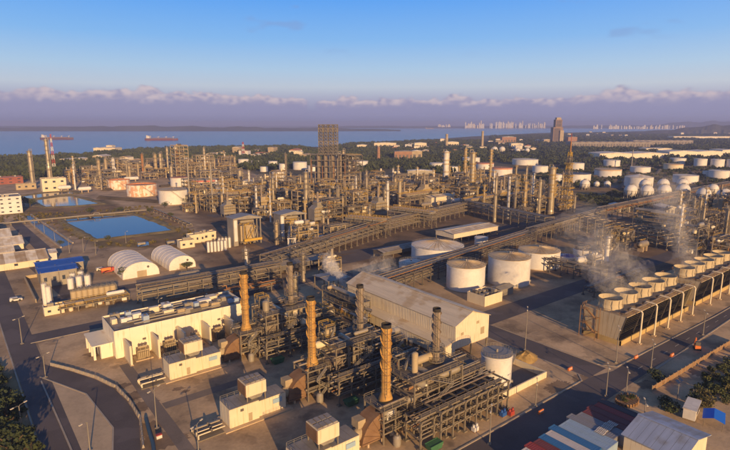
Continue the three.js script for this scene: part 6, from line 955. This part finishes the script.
// ================================================================ STREET FURNITURE, FENCES, PLANTS, STEAM
for (const [x, yb, yt, l, arms, gr] of [[157, 429, 389, 'tall two-headed street lamp on the turbine yard by the service path'], [198.5, 452, 427, 'two-headed street lamp on the service path near the second turbine package'], [90, 451, 421, 'single-headed street lamp on the concrete pad beside the curved road', [-1]], [45.5, 377.5, 358, 'two-headed street lamp at the top of the concrete pad'], [22, 344, 318, 'two-headed street lamp at the corner of the two left-hand roads'], [22.5, 434, 405, 'street lamp on the verge before the dark trees'], [606, 396, 366, 'street lamp at the road junction corner beside the containers'], [626, 393.5, 373.5, 'street lamp in the small planted island'], [643, 428.5, 402, 'two-headed street lamp beside the store shed'], [651, 368, 342, 'street lamp on the verge before the first cooling tower'], [616, 363, 328, 'street lamp in front of the first cooling tower end wall'], [703, 335, 312, 'street lamp on the verge before the second cooling tower'], [535.5, 406, 383, 'street lamp beside the road next to the bund wall'], [525, 351, 309, 'tall street lamp behind the small walled tank', [1, -1]], [489.5, 444, 409, 'street lamp at the kerb below the tall open rack']]) lamp(x, yb, yt, l, { arms, turn: 0.6 });
[[35, 229, 219], [44.5, 234.5, 224], [55, 242, 231], [69.5, 253, 237.5], [83.5, 252, 238], [96, 255, 242], [126, 243, 232], [20, 221, 213]].forEach(([x, a, b]) => lamp(x, a, b, 'slim street lamp along the road by the pond', { group: 'pond road lamps', arms: [1], turn: 0.6 }));
[[120, 331, 318], [160, 322, 300], [205, 312, 296]].forEach(([x, a, b]) => lamp(x, a, b, 'slim lamp post along the road behind the electrical building', { group: 'lamps behind the electrical building', arms: [1], turn: 0.6 }));
// barrier and drain beside the curved road
{ const pts = [[50, 366], [70, 371], [95, 379], [115, 389], [128, 403], [138, 420], [141, 452]].map(([x, y]) => g(x, y)); for (let k = 0; k + 1 < pts.length; k++) { const a = pts[k], b = pts[k + 1], n = Math.max(2, Math.round(Math.hypot(b[0] - a[0], b[1] - a[1]) / 2.2)); for (let j = 0; j < n; j++) { const t = j / n, q = thing('barrier_block', 'pale concrete barrier block in the line along the curved road', 'barrier', lerp(a[0], b[0], t) + 0.6, lerp(a[1], b[1], t), 0, 'barrier blocks', Math.atan2(b[1] - a[1], b[0] - a[0])); mb().prismX([[-0.3, 0], [0.3, 0], [0.12, 0.85], [-0.12, 0.85]], -0.9, 0.9).to(q, 'block', M.kerb); } } }
{ const pts = [[146, 420], [149, 432], [153, 445], [155, 460]].map(([x, y]) => g(x, y)), q = thing('drain_pipe', 'dark blue drain pipe lying on the earth beside the turbine yard', 'pipe', pts[0][0], pts[0][1]); mb().tube(pts.map(([u, v]) => [u - pts[0][0], 0.45, -(v - pts[0][1])]), 0.45, 8).to(q, 'pipe_run', mat(.04, .09, .14)); }
{ const [u, v] = g(159, 438), q = thing('marker_box', 'small red and white box beside the dark blue drain pipe', 'box', u, v); mb().box(0, 0, 0, 1.3, 0.8, 0.8).to(q, 'case', M.white); mb().box(0, 0.8, 0, 1.34, 0.25, 0.84).to(q, 'lid', M.red); }
// fence along the verge of the cooling-tower road
{ const a = g(652, 392), b = g(735, 342), du = b[0] - a[0], dv = b[1] - a[1], L = Math.hypot(du, dv), q = thing('boundary_fence', 'long tan post-and-panel fence on the verge across from the cooling towers', 'fence', a[0], a[1], 0, undefined, Math.atan2(dv, du)), n = Math.round(L / 2.6); for (let k = 0; k <= n; k++) mb().box(L * k / n, 0, 0, 0.16, 2.1, 0.16).to(q, 'post', M.tan); for (let k = 0; k < n; k++) mb().box(L * (k + 0.5) / n, 0.15, 0, L / n - 0.2, 1.6, 0.05).to(q, 'panel', M.wood); }
{ const [u, v] = g(627, 402), q = thing('planter', 'round wooden palisade planter on the junction island', 'planter', u, v); for (let k = 0; k < 22; k++) { const a = k / 22 * 6.283; mb().cyl([3.6 * Math.cos(a), 0, 2.6 * Math.sin(a)], [3.6 * Math.cos(a), 1.0 + 0.3 * hash2(k, 1, 2), 2.6 * Math.sin(a)], 0.2, 0.18, 7).to(q, 'stake', M.wood); } mb().slab(ring(3.4, 16, 0).map(([x, , z]) => [x, z * 0.72]), 0, 0.7).to(q, 'earth_fill', M.wood); for (const [x, z, r] of [[-1.4, 0, 1.1], [1.2, 0.4, 1.3], [0, -1, 1]]) bush(u + x, v - z, r, 'small shrub growing in the palisade planter', 'planter shrubs', M.leaf, Math.round(x + 2)).position.y = 0.7; }
{ const [u, v] = g(691, 415), q = thing('guard_cabin', 'white site cabin under trees near the blue tarpaulin', 'cabin', u, v, 0, undefined, 0.2); mb().box(0, 0.3, 0, 7, 2.7, 2.8).to(q, 'wall', M.white); mb().box(0, 3, 0, 7.4, 0.16, 3.2).to(q, 'roof', M.whiteRoof); mb().box(-1.6, 0.35, 1.43, 0.9, 2, 0.06).to(q, 'door', M.tan); for (const x of [0.4, 2.3]) { const f = mb().box(x, 1.2, 1.43, 1.1, 1, 0.06).to(q, 'window', M.steel); mb().box(x, 1.3, 1.48, 0.9, 0.8, 0.04).to(f, 'pane', M.glass); } for (const x of [-3, 3]) mb().box(x, 0, 0, 0.3, 0.3, 2.6).to(q, 'skid', M.steel); }
{ const [u, v] = g(713, 424), q = thing('tarpaulin_shelter', 'bright blue tarpaulin shelter on poles beside the white cabin', 'shelter', u, v, 0, undefined, 0.3); for (const x of [-2.6, 2.6]) for (const z of [-2, 2]) mb().cyl([x, 0, z], [x, 2.3, z], 0.06).to(q, 'pole', M.steel); const o = mb(); o.face([[-3, 2.2, 2.4], [3, 2.3, 2.4], [2.8, 3.1, 0], [-2.8, 3, 0]]).face([[-2.8, 3, 0], [2.8, 3.1, 0], [3, 2.2, -2.4], [-3, 2.3, -2.4]]); o.to(q, 'tarpaulin', mat(.01, .13, .62, { roughness: 0.5 })); }
{ const [u, v] = g(677, 401), q = thing('solar_lamp', 'lamp post with two solar panels beside the shrubs', 'solar lamp', u, v); mb().cyl([0, 0, 0], [0, 6, 0], 0.1, 0.08, 7).to(q, 'pole', M.galv); for (const s of [-1, 1]) mb().face([[s * 0.9 - 0.7, 5.8, 0.5], [s * 0.9 + 0.7, 5.8, 0.5], [s * 0.9 + 0.7, 6.4, -0.5], [s * 0.9 - 0.7, 6.4, -0.5]]).to(q, 'solar_panel', mat(.02, .03, .06, { roughness: 0.2 })); }
{ const [u, v] = g(697, 349), q = thing('orange_machine', 'orange trench machine standing on the verge opposite the second cooling tower', 'machine', u, v, 0, undefined, 0.5); mb().box(0, 0.5, 0, 3.2, 1.2, 1.6).to(q, 'body', M.orange); mb().box(-0.6, 1.7, 0, 1.2, 1.2, 1.4).to(q, 'cab', M.steelDark); mb().bar([1.4, 1.4, 0], [3.2, 2.8, 0], 0.3).bar([3.2, 2.8, 0], [4.4, 0.6, 0], 0.25).to(q, 'arm', M.orange); for (const z of [-0.8, 0.8]) mb().vessel([-1.2, 0.35, z], [1.2, 0.35, z], 0.35, 8).to(q, 'track', M.rubber); }
for (const [x, y, l] of [[672, 356, 'orange barrel barrier on the verge beside the fence'], [541, 413, 'red traffic barrier at the kerb near the containers'], [570, 370, 'orange marker boards at the junction kerb'], [636, 358, 'orange barrier near the first cooling tower corner']]) { const [u, v] = g(x, y), q = thing('traffic_barrier', l, 'barrier', u, v); mb().prismX([[-0.3, 0], [0.3, 0], [0.15, 0.9], [-0.15, 0.9]], -1, 1).to(q, 'body', M.orange); mb().box(0, 0.5, 0.27, 1.6, 0.2, 0.04).to(q, 'white_band', M.white); }
for (const [x, y, c, l] of [[503, 416, M.blue, 'blue drum and crates beside the tall open rack'], [511, 415, M.red, 'red gas cylinder crate beside the tall open rack'], [475, 431, M.white, 'white board frame standing below the tall open rack']]) { const [u, v] = g(x, y), q = thing('supply_crate', l, 'crate', u, v); mb().box(0, 0.15, 0, 1.6, 1.1, 1.1).to(q, 'body', c); mb().box(0, 0, 0, 1.8, 0.15, 1.2).to(q, 'pallet', M.wood); for (const s of [-0.6, 0.6]) mb().cyl([s, 1.25, 0], [s, 1.9, 0], 0.3, 0.3, 10).to(q, 'drum', c); }
// ---- plants one can tell apart
[[655, 379, 2.6, 'round dark shrub at the end of the verge fence'], [660, 383, 1.4, 'small shrub beside the round dark shrub'], [672, 412, 3.0, 'leafy shrub beside the white site cabin'], [664, 403, 2.0, 'low shrub on the bank before the site cabin'], [693, 400, 2.2, 'shrub behind the white site cabin']].forEach(([x, y, r, l], k) => bush(...g(x, y), r, l, undefined, k % 2 ? M.leaf : M.leafDark, k));
[[4, 452, 10, 'dark broad tree at the road verge'], [14, 470, 11, 'tall dark tree behind the verge lamp'], [-8, 430, 10, 'dark tree on the verge beyond the lamp'], [6, 415, 8, 'smaller dark tree on the verge']].forEach(([x, y, h, l], k) => tree(...g(x, y), h, l, 'verge trees', M.leafDark, k, 0.5));
[[704, 400], [716, 392], [727, 384], [712, 380], [724, 402], [700, 391], [734, 395], [720, 370], [731, 364], [708, 408]].forEach(([x, y], k) => bush(...g(x, y), 1.5 + hash2(k, 3, 4) * 1.3, 'wild green shrub on the overgrown ground behind the fence', 'overgrown shrubs', k % 3 ? M.leaf : M.leafDry, k));
[[183, 204, 7], [196, 209, 6], [165, 208, 6], [150, 213, 5], [120, 212, 5], [90, 214, 6], [24, 206, 10], [30, 207, 8], [108, 241, 4], [60, 246, 4], [187, 270, 5], [125, 278, 6], [170, 218, 5]].forEach(([x, y, h], k) => tree(...g(x, y), h, k === 11 ? 'young green tree beside the first fabric hangar' : 'small green tree on the pond bank', k === 11 ? undefined : 'pond bank trees', M.leaf, k, 0.6));
{ const R = rng(700); for (let k = 0; k < 60; k++) { const t = R(), x = t < 0.5 ? 575 + R() * 155 : 480 + R() * 100, y = t < 0.5 ? 196 + R() * 12 - (x > 640 ? 0 : 4) : 176 + R() * 14, [u, v] = g(x, y); if (blockers.some(([a, b, r]) => (a - u) ** 2 + (b - v) ** 2 < (r + 3) ** 2)) continue; tree(u, v, 4 + R() * 3.5, t < 0.5 ? 'green tree in the belt before the sphere tanks' : 'green tree between the yellow columns and the storage tanks', t < 0.5 ? 'sphere tank tree belt' : 'column block trees', R() < 0.6 ? M.leafDark : M.leaf, k, 0.6); } }
wood('mangrove_wood', 'dense dark mangrove wood along the shore of the bay', [[-90, 163], [0, 159], [80, 155.5], [140, 150.5], [200, 148], [300, 147.5], [322, 152], [318, 168], [250, 170], [200, 162], [120, 170], [60, 176], [-90, 190]], 8, 4.5, 9, 801, M.leafDark);
wood('shore_wood', 'green wood between the coker tower and the bay', [[322, 150], [350, 144.5], [430, 141], [480, 141], [490, 158], [470, 172], [420, 180], [400, 168], [355, 172], [345, 160]], 9, 5, 9, 802, M.leafDark, 0.8);
wood('plain_wood', 'dark tree cover on the plain before the hills', [[480, 160], [560, 168], [760, 165], [760, 131], [640, 132.5], [560, 134], [490, 136.5]], 15, 4.5, 9, 803, M.leafDark, 0.7);
wood('belt_scrub', 'green scrub belt in front of the sphere tanks', [[570, 196], [620, 193], [760, 203], [760, 213], [690, 206], [640, 210], [590, 204]], 4.5, 1.2, 2.6, 804, M.leafDark, 0.8);
wood('farm_scrub', 'dark scrub among the storage tanks', [[500, 182], [560, 170], [590, 166], [760, 168], [760, 190], [640, 182], [560, 192]], 6, 1.6, 3.6, 805, M.leafDark, 0.6);
wood('pond_scrub', 'low brown-green scrub on the pond banks', [[-40, 213], [60, 213], [150, 206], [200, 234], [186, 244], [180, 236], [150, 216], [92, 211], [56, 218], [98, 243], [180, 240], [120, 248], [95, 248], [50, 224], [-40, 222]], 4, 0.6, 1.6, 806, M.leafDry, 0.6);
wood('verge_scrub', 'wild scrub behind the verge fence', [[668, 402], [735, 352], [800, 330], [800, 420], [725, 412], [700, 404]], 1.7, 0.5, 1.4, 807, M.leaf, 0.75);
wood('verge_scrub', 'dark undergrowth beneath the verge trees', [[-70, 345], [-2, 362], [46, 452], [46, 500], [-70, 500]], 2.4, 0.9, 2.2, 808, M.leafDark, 0.8);

// ---- steam: many thin overlapping puffs of cloud
const steamM = mat(.92, .90, .90, { transparent: true, opacity: 0.022, roughness: 1, side: THREE.DoubleSide, depthWrite: false });
const thickSteam = mat(.92, .90, .90, { transparent: true, opacity: 0.06, roughness: 1, side: THREE.DoubleSide, depthWrite: false });
function steam(path, n, r0, r1, seed, label, m = steamM) {
  const R = rng(seed), o = mb(), P = (t) => { const f = t * (path.length - 1), k = Math.min(path.length - 2, Math.floor(f)); return [0, 1, 2].map((m) => lerp(path[k][m], path[k + 1][m], f - k)); };
  for (let k = 0; k < n; k++) {
    const t = k / n, c = P(t), r = lerp(r0, r1, t) * (0.7 + 0.6 * R()), q = c.map((x) => x + (R() - 0.5) * r * 1.5), N = 10, sd = seed * 31 + k, pt = (i, j) => { const a = -1.5708 + i / 7 * 3.1416, b = (j % N) / N * 6.2832, w = r * (0.62 + 0.65 * hash2(i === 0 || i === 7 ? 0 : j % N, i, sd)); return [q[0] + w * Math.cos(a) * Math.cos(b), q[1] + w * Math.sin(a), q[2] + w * Math.cos(a) * Math.sin(b)]; };
    for (let i = 0; i < 7; i++) for (let j = 0; j < N; j++) o.face([pt(i, j), pt(i, j + 1), pt(i + 1, j + 1), pt(i + 1, j)]);
  }
  const s = setting('steam_plume', o.geo(), m, 'stuff', label, 'steam'); s.castShadow = false; return s;
}
const w3 = (px, py, h) => { const [u, v] = g(px, py, h); return [u, h, -v]; };
{ const [u, v] = g(347, 300), S = (px, py) => { const h = hAt(px, py, u, v), d = ray(px, py), t = (h - CAM_H) / d[1]; return [d[0] * t, h, d[2] * t]; };
  steam([S(345, 286), S(341, 278), S(334, 268), S(327, 260)], 34, 0.6, 2.6, 1, 'white steam plume drifting up beside the grey canopy roof', thickSteam); steam([S(345, 284), S(352, 276), S(372, 268), S(392, 262)], 26, 0.7, 3.4, 2, 'thin steam trailing over the turbine hall roof'); }
{ const p = [88, 0, 0]; steam([[99, 12, -104], [97, 15, -106], [93, 18, -109]], 22, 0.4, 1.3, 3, 'small steam jet beside the boiler steelwork'); }
steam([[184, 14, -85], [181, 20, -90], [186, 28, -97], [190, 36, -106]], 24, 3, 6.5, 4, 'thin grey steam rising from the first cooling tower fans'); steam([[246, 14, -86], [252, 22, -92], [262, 34, -100], [270, 44, -108]], 30, 3, 7.5, 5, 'thin grey steam rising from the second cooling tower fans'); steam([[205, 14, -86], [204, 19, -92], [206, 26, -99]], 20, 2.5, 5, 6, 'faint steam above the middle fans of the first cooling tower');

renderer.render(scene, camera);
